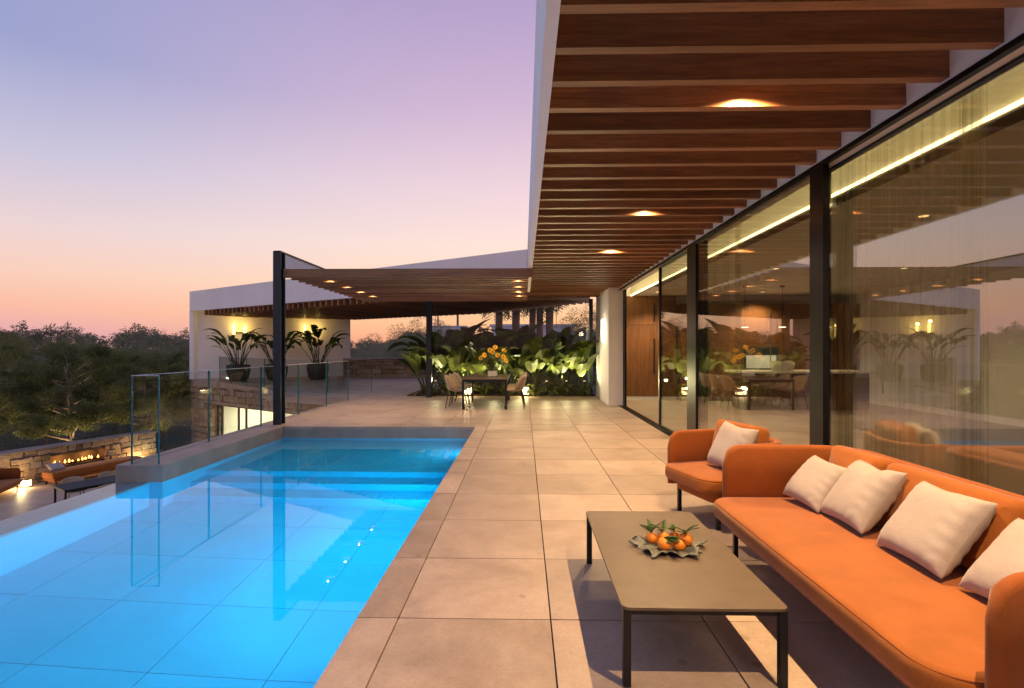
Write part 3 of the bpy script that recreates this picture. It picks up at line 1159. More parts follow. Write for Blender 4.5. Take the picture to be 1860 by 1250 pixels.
# wall lamps of the wing
def wall_lamp(px, py, label, spread):
    d = Vector((WBR[0] - WBL[0], WBR[1] - WBL[1])).normalized()
    w = thing('wall_lamp', label, 'lamp', (px + d.y * 0.06, py - d.x * 0.06, 2.25), math.atan2(d.y, d.x), 'tube wall lamps on the wing')
    MB().box(-spread - 0.05, spread + 0.05, 0.0, 0.04, -0.03, 0.03).build('bracket', 'black_metal', w)
    for s, dz in ((-1, 0.12), (1, 0.0)):
        MB().lathe([(0.055, -0.2 + dz), (0.06, -0.18 + dz), (0.06, 0.28 + dz), (0.055, 0.30 + dz)], 12, (s * spread, -0.12, 0)).build('tube', 'tube_warm', w)
        lamp('tube_bulb', 'POINT', (s * spread, -0.34, dz + 0.40), 6, (1.0, 0.66, 0.16), w, 0.06)


wall_lamp(-14.15, 26.05, 'pair of glowing tube wall lamps above the potted plant at the wing corner', 0.24)
wall_lamp(-11.20, 27.58, 'pair of tall glowing tube wall lamps above the potted plant near the terrace', 0.30)

# stone garden wall closing the far terrace
gw = thing('stone_wall', 'low dry stone wall closing the far terrace before dark trees', 'wall', (-9.2, 26.9, -0.01))
part_at(MB().box(-9.25, -3.0, 26.96, 27.3, -0.5, 0.93), 'core', 'mortar', gw)
part_at(MB().box(-9.25, -3.0, 26.86, 27.33, 0.931, 0.98), 'coping', 'kerb_stone', gw)
core = [c for c in gw.children if c.name.startswith('core')][0]
lay_stones(core, (-9.25, 26.96), (1, 0), (0, -1), 6.2, -0.02, 0.93, (), random.Random(11), 0.14, 0.26, 0.2, 0.55)


# ------------------------------------------------------------------ upholstered seats
def arc(cx, cy, r, a0, a1, n=8):
    return [(cx + r * math.cos(a0 + (a1 - a0) * i / n), cy + r * math.sin(a0 + (a1 - a0) * i / n)) for i in range(n + 1)]


def rounded_rect(x0, x1, y0, y1, rf, rb, n=8):
    """front is x0 (radius rf), back is x1 (radius rb)"""
    return (arc(x1 - rb, y1 - rb, rb, 0, math.pi / 2, n) + arc(x0 + rf, y1 - rf, rf, math.pi / 2, math.pi, n)
            + arc(x0 + rf, y0 + rf, rf, math.pi, 1.5 * math.pi, n) + arc(x1 - rb, y0 + rb, rb, 1.5 * math.pi, 2 * math.pi, n))


def cushion(poly, z0, z1, r=0.05, crown=0.02, inset_top=0.0):
    """solid with rounded upper and lower edges and a slightly domed top"""
    c = Vector((sum(p[0] for p in poly) / len(poly), sum(p[1] for p in poly) / len(poly)))
    n = len(poly)
    mbx = MB()
    # outward normals
    nor = []
    for i in range(n):
        a, b = Vector(poly[i - 1]), Vector(poly[(i + 1) % n])
        t = (b - a).normalized()
        nor.append(Vector((t.y, -t.x)))
    rings = []
    for k in range(5):
        an = math.pi / 2 * k / 4
        rings.append((-r + r * math.sin(an), z0 + r - r * math.cos(an)))
    for k in range(5):
        an = math.pi / 2 * k / 4
        rings.append((-r + r * math.cos(an), z1 - r + r * math.sin(an)))
    vs = []
    for (o, z) in rings:
        for i in range(n):
            p = Vector(poly[i]) + nor[i] * o
            vs.append((p.x, p.y, z))
    for f, dz in ((0.86, 0.3), (0.6, 0.75), (0.3, 0.95)):
        for i in range(n):
            p = c + (Vector(poly[i]) + nor[i] * (-r) - c) * f
            vs.append((p.x, p.y, z1 + crown * dz))
    vs.append((c.x, c.y, z1 + crown))
    m_ = len(rings) + 3
    fs = []
    for k in range(m_ - 1):
        for i in range(n):
            fs.append((k * n + i, k * n + (i + 1) % n, (k + 1) * n + (i + 1) % n, (k + 1) * n + i))
    for i in range(n):
        fs.append(((m_ - 1) * n + i, (m_ - 1) * n + (i + 1) % n, m_ * n))
    fs.append(tuple(range(n - 1, -1, -1)))
    return mbx.add(vs, fs)


def shell(path, th, z0, z1, r_end):
    """upholstered back panel following a plan path, rounded rim, falling in a quarter circle at both ends"""
    P = [Vector(p) for p in path]
    s = [0]
    for a, b in zip(P[:-1], P[1:]):
        s.append(s[-1] + (b - a).length)
    L = s[-1]
    sec = []
    for k in range(9):
        an = math.pi * k / 8
        sec.append((-math.cos(an) * th / 2, math.sin(an) * th / 2, 1))   # rim
    prof = [(-th / 2, 0, 0)] + sec + [(th / 2, 0, 0)]
    mbx = MB()
    m_ = len(prof)
    for i, p in enumerate(P):
        t = (P[min(i + 1, len(P) - 1)] - P[max(i - 1, 0)]).normalized()
        nv = Vector((-t.y, t.x))
        e = min(s[i], L - s[i])
        top = z1
        if e < r_end:
            top = z1 - r_end + math.sqrt(max(0, r_end ** 2 - (r_end - e) ** 2))
        k = min(1.0, 0.35 + 0.65 * math.sqrt(min(1, e / 0.03)))
        for (o, dz, up) in prof:
            q = p + nv * o * k
            mbx.v.append((q.x, q.y, (top - th / 2 + dz) if up else z0))
    for i in range(len(P) - 1):
        for k in range(m_ - 1):
            mbx.f.append((i * m_ + k, (i + 1) * m_ + k, (i + 1) * m_ + k + 1, i * m_ + k + 1))
        mbx.f.append((i * m_ + m_ - 1, (i + 1) * m_ + m_ - 1, (i + 1) * m_, i * m_))
    mbx.f.append(tuple(range(m_)))
    q = (len(P) - 1) * m_
    mbx.f.append(tuple(q + k for k in range(m_ - 1, -1, -1)))
    return mbx


def dense(path, step=0.03):
    out = []
    for a, b in zip(path[:-1], path[1:]):
        a, b = Vector(a), Vector(b)
        n = max(1, int((b - a).length / step))
        out += [tuple(a + (b - a) * i / n) for i in range(n)]
    return out + [path[-1]]


def upholstered(name, label, cat, loc, rz, w, d, top, seat, cushions, group=None, rc=0.26, tall=0.01):
    """faces local -x; w along y, d along x"""
    t = thing(name, label, cat, loc, rz, group)
    th = 0.06
    hw, x0, x1 = w / 2 - th / 2, -d / 2 + 0.06, d / 2 - th / 2
    path = [(x0, -hw)] + arc(x1 - rc, -hw + rc, rc, -math.pi / 2, 0, 12) + arc(x1 - rc, hw - rc, rc, 0, math.pi / 2, 12) + [(x0, hw)]
    shell(dense(path), th, seat - 0.20, top, 0.13).build('backrest', 'orange_shell', t, smooth=True)
    si = hw - th / 2 - 0.004
    base_p = rounded_rect(-d / 2 + 0.05, x1 - th / 2 - 0.004, -si + 0.01, si - 0.01, 0.16, rc - 0.03)
    cushion(base_p, seat - 0.21, seat - 0.115, 0.015, 0.0).build('seat_base', 'orange_shell', t, smooth=True)
    sp = rounded_rect(-d / 2 - 0.06, x1 - th / 2 - 0.002, -si, si, 0.15, rc - 0.02, 10)
    sc = cushion(sp, seat - 0.115, seat, 0.035, 0.018).build('seat_cushion', 'orange_fabric', t, smooth=True)
    loop = [(p[0], p[1], seat - 0.012) for p in rounded_rect(-d / 2 - 0.058, x1 - th / 2 - 0.01, -si - 0.001, si + 0.001, 0.15, rc - 0.02, 10)]
    c2 = Vector((0, 0, 0))
    loop = [(p[0] * 0.988 + 0.004, p[1] * 0.992, p[2]) for p in loop]
    MB().tube(loop + [loop[0]], 0.005, 6, False).build('piping', 'orange_shell', sc, smooth=True)
    for (y0, y1, lean) in cushions:
        L = y1 - y0
        hgt = top - seat + tall
        bc = cushion([(p[0], p[1]) for p in rounded_rect(-hgt / 2, hgt / 2, -L / 2, L / 2, 0.05, 0.05, 5)], -0.085, 0.085, 0.05, 0.03)
        o = bc.build('back_cushion', 'orange_fabric', t, smooth=True)
        o.rotation_euler = (0, -math.pi / 2 + lean, 0)
        o.location = (x1 - th / 2 - 0.125 - math.sin(lean) * hgt * 0.5 * 0.6, (y0 + y1) / 2, seat + 0.012 + hgt / 2 * math.cos(lean))
    for sx in (-1, 1):
        for sy in (-1, 1):
            xx = -d / 2 + 0.10 if sx < 0 else d / 2 - 0.16
            MB().box(xx - 0.014, xx + 0.014, sy * (hw - 0.12) - 0.014, sy * (hw - 0.12) + 0.014, 0, seat - 0.20).build('leg', 'black_metal', t)
    return t


sofa = upholstered('sofa', 'long orange fabric sofa in front of the glass wall', 'sofa', (1.82, 2.685, 0), 0, 2.18, 0.97, 0.78, 0.43,
                   [(-0.43, 0.38, 0.20), (0.43, 0.92, 0.20)], tall=0.02)
armchair = upholstered('armchair', 'orange armchair turned toward the coffee table beyond the sofa', 'armchair', (1.725, 4.607, 0), R(17), 0.84, 0.72, 0.70, 0.42,
                       [(-0.27, 0.27, 0.22)], rc=0.22, tall=0.10)


def pillow_mesh(w, h, th, seed):
    rr = random.Random(seed)
    dent = (0.0, 0.10, 0.42, 0.05, 0.30, 0.2, 0, 0, 0, 0.1, 0.2)[seed]
    dx = rr.uniform(-0.2, 0.2)
    ph = [rr.uniform(0, 6.28) for _ in range(6)]
    mbx = MB()
    N = 30

    def pt(u, v, s):
        a, b = u * 2 - 1, v * 2 - 1
        px = a * (1 - 0.07 * (1 - b * b) ** 1.0 * abs(a) ** 3) * w / 2
        py = b * (1 - 0.07 * (1 - a * a) * abs(b) ** 3) * h / 2
        k = max(0, (1 - a ** 4)) ** 0.55 * max(0, (1 - b ** 4)) ** 0.55
        wr = 1 + 0.06 * math.sin(2.2 * a + ph[0] + 1.4 * b) + 0.04 * math.sin(2.6 * b + ph[1])
        edge = 0.0015 * math.sin(19 * b + ph[2] + 3 * a) * max(0, abs(a) - 0.45) * 3 * (1 if a > 0 else 0.3) + 0.002 * math.sin(15 * a + ph[3]) * max(0, abs(b) - 0.6) * 2
        dn = 1 - dent * math.exp(-((a - dx) / 0.35) ** 2) * max(0.0, b + 0.2) ** 1.3
        py -= dent * 0.10 * h * math.exp(-((a - dx) / 0.4) ** 2) * max(0.0, b) ** 2
        crease = 0.0008 * math.sin(26 * a * b + ph[4] + 4 * a) * max(0.0, abs(a * b) - 0.12) * 3
        return (px, py, s * (0.004 + th / 2 * k * wr * dn + (edge + crease) * k * 2))

    mbx.grid(N, N, lambda u, v: pt(u, v, 1))
    mbx.grid(N, N, lambda u, v: pt(1 - u, v, -1))
    # close the rim
    o2 = (N + 1) ** 2

    def a(i, j):
        return j * (N + 1) + i

    def b(i, j):
        return o2 + j * (N + 1) + (N - i)
    for k in range(N):
        mbx.f.append((a(k, 0), b(k, 0), b(k + 1, 0), a(k + 1, 0)))
        mbx.f.append((a(k + 1, N), b(k + 1, N), b(k, N), a(k, N)))
        mbx.f.append((a(0, k + 1), b(0, k + 1), b(0, k), a(0, k)))
        mbx.f.append((a(N, k), b(N, k), b(N, k + 1), a(N, k + 1)))
    return mbx


def pillow(loc, yaw, lean, roll, w, h, label, seed, th=0.15, group='beige cushions on the orange seats'):
    """local: x along width, y up the face; stands on its lower edge at loc, faces -x world at yaw 0"""
    mbx = pillow_mesh(w, h, th, seed)
    mbx.v = [(p[0], p[1] + h / 2, p[2]) for p in mbx.v]
    o = mbx.build('pillow', 'beige_fabric', smooth=True)
    m4 = Matrix.Translation(loc) @ Matrix.Rotation(yaw, 4, 'Z') @ Matrix.Rotation(lean, 4, 'Y') @ Matrix(((0, 0, -1, 0), (-1, 0, 0, 0), (0, 1, 0, 0), (0, 0, 0, 1))) @ Matrix.Rotation(roll, 4, 'Z')
    o.matrix_world = m4
    tag(o, label, 'cushion', group)
    return o


SZ = 0.462
pillow((1.79, 2.52, SZ), R(-4), R(36), R(2), 0.44, 0.40, 'large beige cushion third from the far sofa arm', 1)
pillow((1.80, 3.06, SZ), R(-6), R(36), R(3), 0.44, 0.40, 'beige cushion second from the far sofa arm', 2)
pillow((1.77, 3.44, SZ), R(8), R(40), R(-4), 0.36, 0.34, 'beige cushion tucked into the far sofa corner', 3, 0.13)
pillow((1.82, 2.03, SZ), R(2), R(42), R(0), 0.44, 0.38, 'beige cushion half hidden by the near sofa arm', 4)
pillow((1.66, 4.47, 0.448), R(17), R(26), R(-3), 0.42, 0.40, 'beige cushion leaning on the armchair back', 5)

# ------------------------------------------------------------------ coffee table with oranges
ct = thing('coffee_table', 'low rectangular taupe coffee table with thin black legs', 'table', (0.775, 2.945, 0))
MB().prism(rounded_rect(-0.355, 0.355, -0.675, 0.675, 0.035, 0.035, 6), 0.333, 0.347).build('table_top', 'table_ceramic', ct, bevel=0.002)
fr = MB()
fr.box(-0.33, 0.33, -0.65, -0.62, 0.305, 0.3325).box(-0.33, 0.33, 0.62, 0.65, 0.305, 0.3325)
fr.box(-0.33, -0.30, -0.62, 0.62, 0.3052, 0.3324).box(0.30, 0.33, -0.62, 0.62, 0.3052, 0.3324)
fr.build('frame', 'black_metal', ct)
for sx in (-1, 1):
    for sy in (-1, 1):
        MB().box(sx * 0.332 - 0.017, sx * 0.332 + 0.017, sy * 0.652 - 0.017, sy * 0.652 + 0.017, 0, 0.332).build('leg', 'black_metal', ct, bevel=0.003)

TOPZ = 0.347
def dish_pt(u, v):
    an = u * 2 * math.pi
    r = v * (0.18 + 0.022 * math.sin(5 * an + 0.6) + 0.022 * math.sin(11 * an) + 0.016 * math.sin(23 * an + 1))
    z = 0.006 + (v ** 3) * (0.010 + 0.012 * math.sin(7 * an + 1.1) + 0.012 * math.sin(15 * an)) + 0.004 * v * math.sin(19 * an + 9 * v)
    return (r * math.cos(an), r * math.sin(an) * 0.86, max(z, 0.003))


dish = MB().grid(96, 10, dish_pt).build('fruit_dish', 'dish_ceramic', smooth=True)
dish.location = (0.80, 2.955, TOPZ + 0.001)
sd = dish.modifiers.new('thick', 'SOLIDIFY')
sd.thickness = 0.006
tag(dish, 'crumpled grey leaf shaped dish on the coffee table', 'dish')


def orange_mesh(seed):
    rr = random.Random(seed)
    r = 1.0
    prof = []
    for k in range(15):
        a = -math.pi / 2 + math.pi * k / 14
        dent = 0.10 * math.exp(-((a - math.pi / 2) / 0.22) ** 2)
        prof.append((max(0.002, math.cos(a)), math.sin(a) * 0.88 * (1 - dent)))
    return MB().lathe(prof, 22)


om = orange_mesh(1).mesh('fruit', 'orange_peel', True)
lf = MB().grid(3, 6, lambda u, v: ((u - 0.5) * 0.032 * math.sin(math.pi * min(1, v * 0.97 + 0.02)) ** 0.8, v * 0.085, 0.006 * math.sin(v * 3.0) + abs(u - 0.5) * 0.010)).mesh('leaf', 'small_leaf', True)
ors = [(-0.075, 0.045, 0.034, 'orange at the dish end facing the pool'), (-0.03, -0.055, 0.038, 'front orange on the pool side of the dish'), (0.048, -0.06, 0.036, 'front orange on the sofa side of the dish'),
       (0.10, 0.005, 0.041, 'largest orange at the sofa end of the dish'), (-0.01, 0.05, 0.035, 'orange under the green leaves at the back of the dish'), (0.055, 0.06, 0.034, 'rear orange in the dish beside the sprig')]
for i, (x, y, r, lb) in enumerate(ors):
    t = thing('orange', lb, 'fruit', (0.795 + x, 2.955 + y, TOPZ + 0.009 + r * 0.88), random.uniform(0, 6), 'oranges in the dish')
    o = link('fruit', om, t)
    o.scale = (r, r, r)
    o.rotation_euler = (random.uniform(-0.3, 0.3), random.uniform(-0.3, 0.3), 0)
    MB().tube([(0, 0, r * 0.72), (0.004, 0, r * 0.95)], 0.003, 6).build('stalk', 'bark', t)
    for q in range(2 if i in (1, 2) else 4):
        l_ = link('leaf', lf, t)
        l_.location = (0, 0, r * 0.84)
        l_.rotation_euler = (random.uniform(0.05, 0.75) if i in (0, 3, 4, 5) else random.uniform(-0.5, 0.1), random.uniform(-0.4, 0.4), random.uniform(0, 6.28))
tw = MB().tube([(0.775, 3.005, TOPZ + 0.07), (0.77, 3.01, TOPZ + 0.10), (0.772, 3.012, TOPZ + 0.135)], [0.003, 0.002, 0.0015], 5).build('twig', 'bark')
tag(tw, 'short bare twig standing up among the oranges', 'twig')

# ------------------------------------------------------------------ dining place
def dining_table(loc, rz, w, d, label, topmat):
    t = thing('dining_table', label, 'table', loc, rz)
    MB().box(-w / 2, w / 2, -d / 2, d / 2, 0.715, 0.735).build('table_top', topmat, t, bevel=0.003)
    f = MB()
    f.box(-w / 2 + 0.01, w / 2 - 0.01, -d / 2 + 0.01, -d / 2 + 0.05, 0.66, 0.7145).box(-w / 2 + 0.01, w / 2 - 0.01, d / 2 - 0.05, d / 2 - 0.01, 0.66, 0.7145)
    f.box(-w / 2 + 0.01, -w / 2 + 0.05, -d / 2 + 0.05, d / 2 - 0.05, 0.661, 0.7143).box(w / 2 - 0.05, w / 2 - 0.01, -d / 2 + 0.05, d / 2 - 0.05, 0.661, 0.7143)
    f.build('apron', 'black_metal', t)
    for sx in (-1, 1):
        for sy in (-1, 1):
            MB().box(sx * (w / 2 - 0.035) - 0.025, sx * (w / 2 - 0.035) + 0.025, sy * (d / 2 - 0.035) - 0.025, sy * (d / 2 - 0.035) + 0.025, 0, 0.659).build('leg', 'black_metal', t)
    return t


dt = dining_table((-0.94, 13.85, 0), 0, 1.10, 2.45, 'dark framed dining table under the pergola before the plants', 'table_ceramic')


def make_chair():
    """faces local +x"""
    t = link('dining_chair', None)
    # bucket: seat and wrapping back in one surface
    def sp(u, v):
        # u across (-1..1), v from seat front to back top
        a = (u - 0.5) * 2
        if v < 0.5:
            q = v / 0.5
            x = 0.22 - 0.42 * q
            z = 0.445 - 0.02 * math.sin(q * math.pi) + 0.05 * abs(a) ** 3 * (0.3 + q)
            y = a * (0.23 + 0.02 * q)
        else:
            q = (v - 0.5) / 0.5
            wrap = abs(a) ** 2.2
            x = -0.20 - 0.08 * q + 0.20 * wrap * (1 - 0.45 * q)
            z = 0.47 + 0.34 * q - 0.05 * wrap * q
            y = a * (0.25 + 0.02 * math.sin(q * 3))
        return (x, y, z)
    sh = MB().grid(12, 16, sp).build('seat_shell', 'rope', t, smooth=True)
    md = sh.modifiers.new('thick', 'SOLIDIFY')
    md.thickness = 0.022
    MB().box(-0.16, 0.20, -0.20, 0.20, 0.448, 0.475).build('seat_pad', 'rope', t, bevel=0.01)
    for sx in (-1, 1):
        for sy in (-1, 1):
            MB().tube([(sx * 0.15, sy * 0.17, 0.435), (sx * 0.24, sy * 0.22, 0.0)], [0.011, 0.009], 7).build('leg', 'black_metal', t)
    MB().tube([(-0.17, -0.17, 0.425), (0.17, -0.17, 0.425), (0.17, 0.17, 0.425), (-0.17, 0.17, 0.425), (-0.17, -0.17, 0.425)], 0.008, 6).build('seat_ring', 'black_metal', t)
    return t


proto = make_chair()
cw = []
seatnames = ['nearest the pool', 'in the middle', 'nearest the banana plants']
for side in (-1, 1):
    for k in range(3):
        cw.append((-0.94 + side * 0.72, 13.05 + 0.80 * k, 0, 0 if side < 0 else math.pi, 'woven dining chair %s on the %s of the table' % (seatnames[k], 'pool post side' if side < 0 else 'house side'), 'dining chairs at the terrace table'))
LZ = -3.2
tang = math.atan2(1.8, 1.2)
tc0 = Vector((-12.39, 15.72))
for j, (a, s_, lb) in enumerate(((-0.75, 1, 'pale chair at the lower patio table end facing the fire'), (0.15, 1, 'pale chair on the fire side of the lower patio table'), (-0.4, -1, 'pale chair on the pool side of the lower patio table'), (0.5, -1, 'pale chair on the pool side near the plant bowl below'))):
    p = tc0 + Vector((math.cos(tang), math.sin(tang))) * a + Vector((-math.sin(tang), math.cos(tang))) * 0.68 * s_
    cw.append((p.x, p.y, LZ, tang - math.pi / 2 * s_, lb, 'chairs at the lower patio table'))
for i, (x, y, z, rz, lb, g) in enumerate(cw):
    c = proto if i == 0 else copy_tree(proto)
    c.location = (x, y, z)
    c.rotation_euler = (0, 0, rz + random.uniform(-0.08, 0.08))
    tag(c, lb, 'chair', g)

# sunflowers in a glass vase
vs = thing('flower_vase', 'square glass vase of yellow sunflowers on the dining table', 'vase', (-0.80, 13.6, 0.7355))
vg = MB().box(-0.13, 0.13, -0.13, 0.13, 0, 0.22).build('vase', 'vase_glass', vs)
MB().box(-0.115, 0.115, -0.115, 0.115, 0.02, 0.15).build('wrap', 'white_stone', vg)
pet = MB()
for k in range(14):
    an = 2 * math.pi * k / 14
    c_, s_ = math.cos(an), math.sin(an)
    pet.add([(0.012 * c_ - 0.008 * s_, 0.012 * s_ + 0.008 * c_, 0), (0.012 * c_ + 0.008 * s_, 0.012 * s_ - 0.008 * c_, 0), (0.058 * c_ + 0.012 * s_, 0.058 * s_ - 0.012 * c_, 0.006), (0.078 * c_, 0.078 * s_, -0.004), (0.058 * c_ - 0.012 * s_, 0.058 * s_ + 0.012 * c_, 0.006)], [(0, 1, 2, 3, 4)])
pet_me = pet.mesh('flower', 'petal')
core_me = MB().lathe([(0.019, -0.004), (0.019, 0.008), (0.010, 0.012)], 12).mesh('flower_centre', 'flower_core')
fl_leaf = MB().grid(2, 4, lambda u, v: ((u - 0.5) * 0.09 * math.sin(math.pi * (v * 0.95 + 0.03)), v * 0.13, 0.02 * v * v)).mesh('leaf', 'herb_leaf', True)
rr = random.Random(4)
for k in range(13):
    hx, hy, hz = rr.uniform(-0.36, 0.36), rr.uniform(-0.22, 0.2), rr.uniform(0.48, 0.82)
    hz -= abs(hx) * 0.25
    MB().tube([(rr.uniform(-0.06, 0.06), rr.uniform(-0.06, 0.06), 0.03), (hx * 0.5, hy * 0.5, hz * 0.55), (hx, hy, hz)], 0.006, 5).build('stem', 'petiole', vs)
    f = link('flower', pet_me, vs)
    f.location = (hx, hy, hz)
    f.scale = (0.95, 0.95, 0.95)
    f.rotation_euler = (rr.uniform(0.7, 1.5), rr.uniform(-0.4, 0.4), rr.uniform(-0.7, 0.7))
    c = link('flower_centre', core_me, f)
    for q in range(5):
        l_ = link('leaf', fl_leaf, vs)
        s_ = rr.uniform(0.35, 0.95)
        l_.location = (hx * s_, hy * s_, 0.15 + (hz - 0.15) * s_)
        l_.rotation_euler = (rr.uniform(-0.6, 0.8), rr.uniform(-0.5, 0.5), rr.uniform(0, 6.28))


# ------------------------------------------------------------------ planting bed and banana plants
bed_ = MB().prism([(-3.6, 16.25), (0.55, 16.25), (0.55, 16.45), (1.2, 16.45), (1.2, 16.28), (2.2, 16.28), (2.2, 19.0), (-3.6, 19.0)], -0.6, 0.03)
tag(bed_.build('planting_bed', 'soil'), 'dark soil of the planting bed behind the dining place', None, kind='structure')


def leaf_mesh(name, seed, L, Wd, mat, droop, pet_len, tear=0.25):
    """petiole then paddle blade, growing along +y then bending; folds along the midrib"""
    rr = random.Random(seed)
    mbx = MB()
    n = 16
    pts = []
    ang_ = R(82)
    y, z = 0.0, 0.0
    seg = pet_len / 6
    for k in range(7):
        pts.append((0, y, z))
        ang_ -= R(2.0)
        y += seg * math.cos(ang_)
        z += seg * math.sin(ang_)
    mbx.tube(pts, [0.020 - 0.0017 * k for k in range(7)], 5)
    y0, z0 = pts[-1][1], pts[-1][2]
    y, z = y0, z0
    mid = []
    for k in range(n + 1):
        mid.append((y, z, ang_))
        ang_ -= droop / n * (0.5 + k / n)
        y += L / n * math.cos(ang_)
        z += L / n * math.sin(ang_)
    for s in (-1, 1):
        k = 0
        o = None
        for k in range(n):
            torn = rr.random() < tear
            rows = []
            for kk in (k, k + 1):
                v = kk / n
                wd = Wd * (math.sin(math.pi * min(1, 0.06 + v * 0.94)) ** 0.62) * (1 - 0.25 * v)
                yy, zz, an = mid[kk]
                up = (-math.sin(an), math.cos(an))
                fold = 0.42
                sag = rr.uniform(-0.03, 0.03) if torn else 0
                if torn and kk == k + 1:
                    wd *= rr.uniform(0.72, 0.92)
                p0 = (0, yy, zz)
                p1 = (s * wd * 0.5, yy + up[0] * wd * fold * 0.5, zz + up[1] * wd * fold * 0.5)
                p2 = (s * wd, yy + up[0] * wd * (fold * 0.62 + sag), zz + up[1] * wd * (fold * 0.62 + sag))
                rows.append((p0, p1, p2))
            a_, b_ = rows
            if s > 0:
                mbx.add([*a_, *b_], [(0, 1, 4, 3), (1, 2, 5, 4)])
            else:
                mbx.add([*a_, *b_], [(3, 4, 1, 0), (4, 5, 2, 1)])
    return mbx.mesh(name, mat, True)


def plant(name, label, cat, loc, leaves, meshes, rr, tilt=(0.05, 0.55), smin=0.7, smax=1.15, group=None, z=0.0, spread=0.12):
    t = thing(name, label, cat, loc, 0, group)
    for k in range(leaves):
        o = link('leaf', meshes[rr.randrange(len(meshes))], t)
        an = 2 * math.pi * (k * 0.382 + rr.uniform(-0.06, 0.06))
        sp_ = rr.uniform(0.02, spread)
        o.location = (math.cos(an) * sp_, math.sin(an) * sp_, z)
        tl = rr.uniform(*tilt) * (0.4 + 0.6 * k / leaves)
        o.rotation_euler = (-tl, rr.uniform(-0.25, 0.25), an - math.pi / 2)
        s_ = rr.uniform(smin, smax)
        o.scale = (s_, s_, s_)
    return t


ban = [leaf_mesh('leaf', 20 + i, 1.05, 0.22, 'banana_leaf', R(40 + 30 * (i % 3)), 0.85 + 0.25 * (i % 2), 0.18) for i in range(6)]
rr = random.Random(12)
bl = [(-3.1, 16.9), (-2.55, 17.6), (-2.2, 16.8), (-1.7, 17.5), (-1.35, 16.85), (-0.85, 17.4), (-0.45, 16.8), (-0.05, 17.6), (0.35, 16.8), (0.75, 17.4), (1.15, 16.75), (1.5, 17.3), (1.85, 16.7), (-1.1, 18.4), (0.2, 18.5), (1.3, 18.4), (-2.6, 18.5)]
wherep = ['beside the middle post', 'second from the middle post in the back row', 'second from the middle post in front', 'behind the pool side chairs', 'behind the table end on the pool side', 'behind the sunflowers', 'behind the table end on the house side', 'in the middle of the back row',
          'behind the house side chairs', 'in the back row beyond the house side chairs', 'behind the joint of the glass screen', 'in the back row beyond the glass joint', 'nearest the white wall', 'rearmost below the palm trunks', 'rearmost before the far white house', 'rearmost near the white wall', 'rearmost beside the middle post']
for i, (x, y) in enumerate(bl):
    plant('banana_plant', 'broad leaved banana plant ' + wherep[i], 'plant', (x, y, 0.028), 17, ban, rr, (0.04, 0.62), 0.80 if y < 17 else 1.0, 1.2 if y < 17 else 1.42, 'banana plants behind the dining place', 0, 0.2)
# low foliage in front
low = [leaf_mesh('leaf', 40 + i, 0.34, 0.075, 'banana_leaf', R(90), 0.22) for i in range(4)]
for i, x in enumerate((-2.9, -2.3, -1.75, -1.2, -0.6, 0.0, 0.35, 1.15, 1.75)):
    plant('low_plant', 'small leafy plant at the bed edge %s' % ['beside the middle post', 'behind the nearest pool side chair', 'behind the pool side chairs', 'behind the table leg on the pool side', 'behind the table centre', 'behind the house side chairs', 'beside the second lantern', 'behind the glass joint', 'beside the white wall'][i], 'plant', (x, 16.5, 0.028), 14, low, rr, (0.2, 1.2), 0.8, 1.3, 'low plants along the planting bed')

# lanterns and added garden spots in the bed
def lantern(loc, label, s=0.12, power=20, group='glowing box lanterns'):
    t = thing('lantern', label, 'lantern', loc, 0, group)
    MB().box(-s, s, -s, s, 0.03, 0.24).build('shade', 'lantern_glow', t, bevel=0.01)
    MB().box(-s - 0.01, s + 0.01, -s - 0.01, s + 0.01, 0, 0.028).build('base', 'black_metal', t)
    MB().box(-s - 0.01, s + 0.01, -s - 0.01, s + 0.01, 0.242, 0.26).build('lid', 'black_metal', t)
    lamp('lantern_bulb', 'POINT', (0, -s - 0.08, 0.2), power, (1.0, 0.74, 0.34), t, 0.08)
    return t


lantern((-1.72, 16.32, 0.03), 'glowing box lantern behind the pool side chairs')
lantern((0.03, 16.32, 0.03), 'glowing box lantern behind the house side chairs')
for i, (x, y, pw) in enumerate(((-2.7, 16.15, 44), (-0.9, 16.15, 44), (0.7, 16.15, 48), (1.3, 16.2, 40), (1.85, 16.2, 34), (-1.9, 17.2, 50), (-0.2, 17.1, 50))):  # spots added on stakes to spread light over the leaves
    t = thing('added_garden_spotlight', 'small black added spotlight among the banana plants ' + ['beside the post', 'behind the table', 'beyond the lantern', 'at the glass joint', 'near the wall', 'deep behind the chairs', 'deep behind the sunflowers'][i], 'light', (x, y, 0.03), 0, 'added spotlights in the planting bed')
    MB().tube([(0, 0, -0.02), (0, 0, 0.36)], 0.010, 8).build('stake', 'black_metal', t)
    MB().lathe([(0.03, 0.36), (0.04, 0.38), (0.04, 0.44)], 12).build('housing', 'black_metal', t)
    MB().lathe([(0.034, 0.4405), (0.034, 0.444)], 12).build('lens', 'lantern_glow', t)
    lamp('added_garden_bulb', 'SPOT', (0, 0, 0.47), pw * 2.0, (1.0, 0.86, 0.42), t, 0.02, (R(180 + 38), 0, 0), R(160), 0.9)

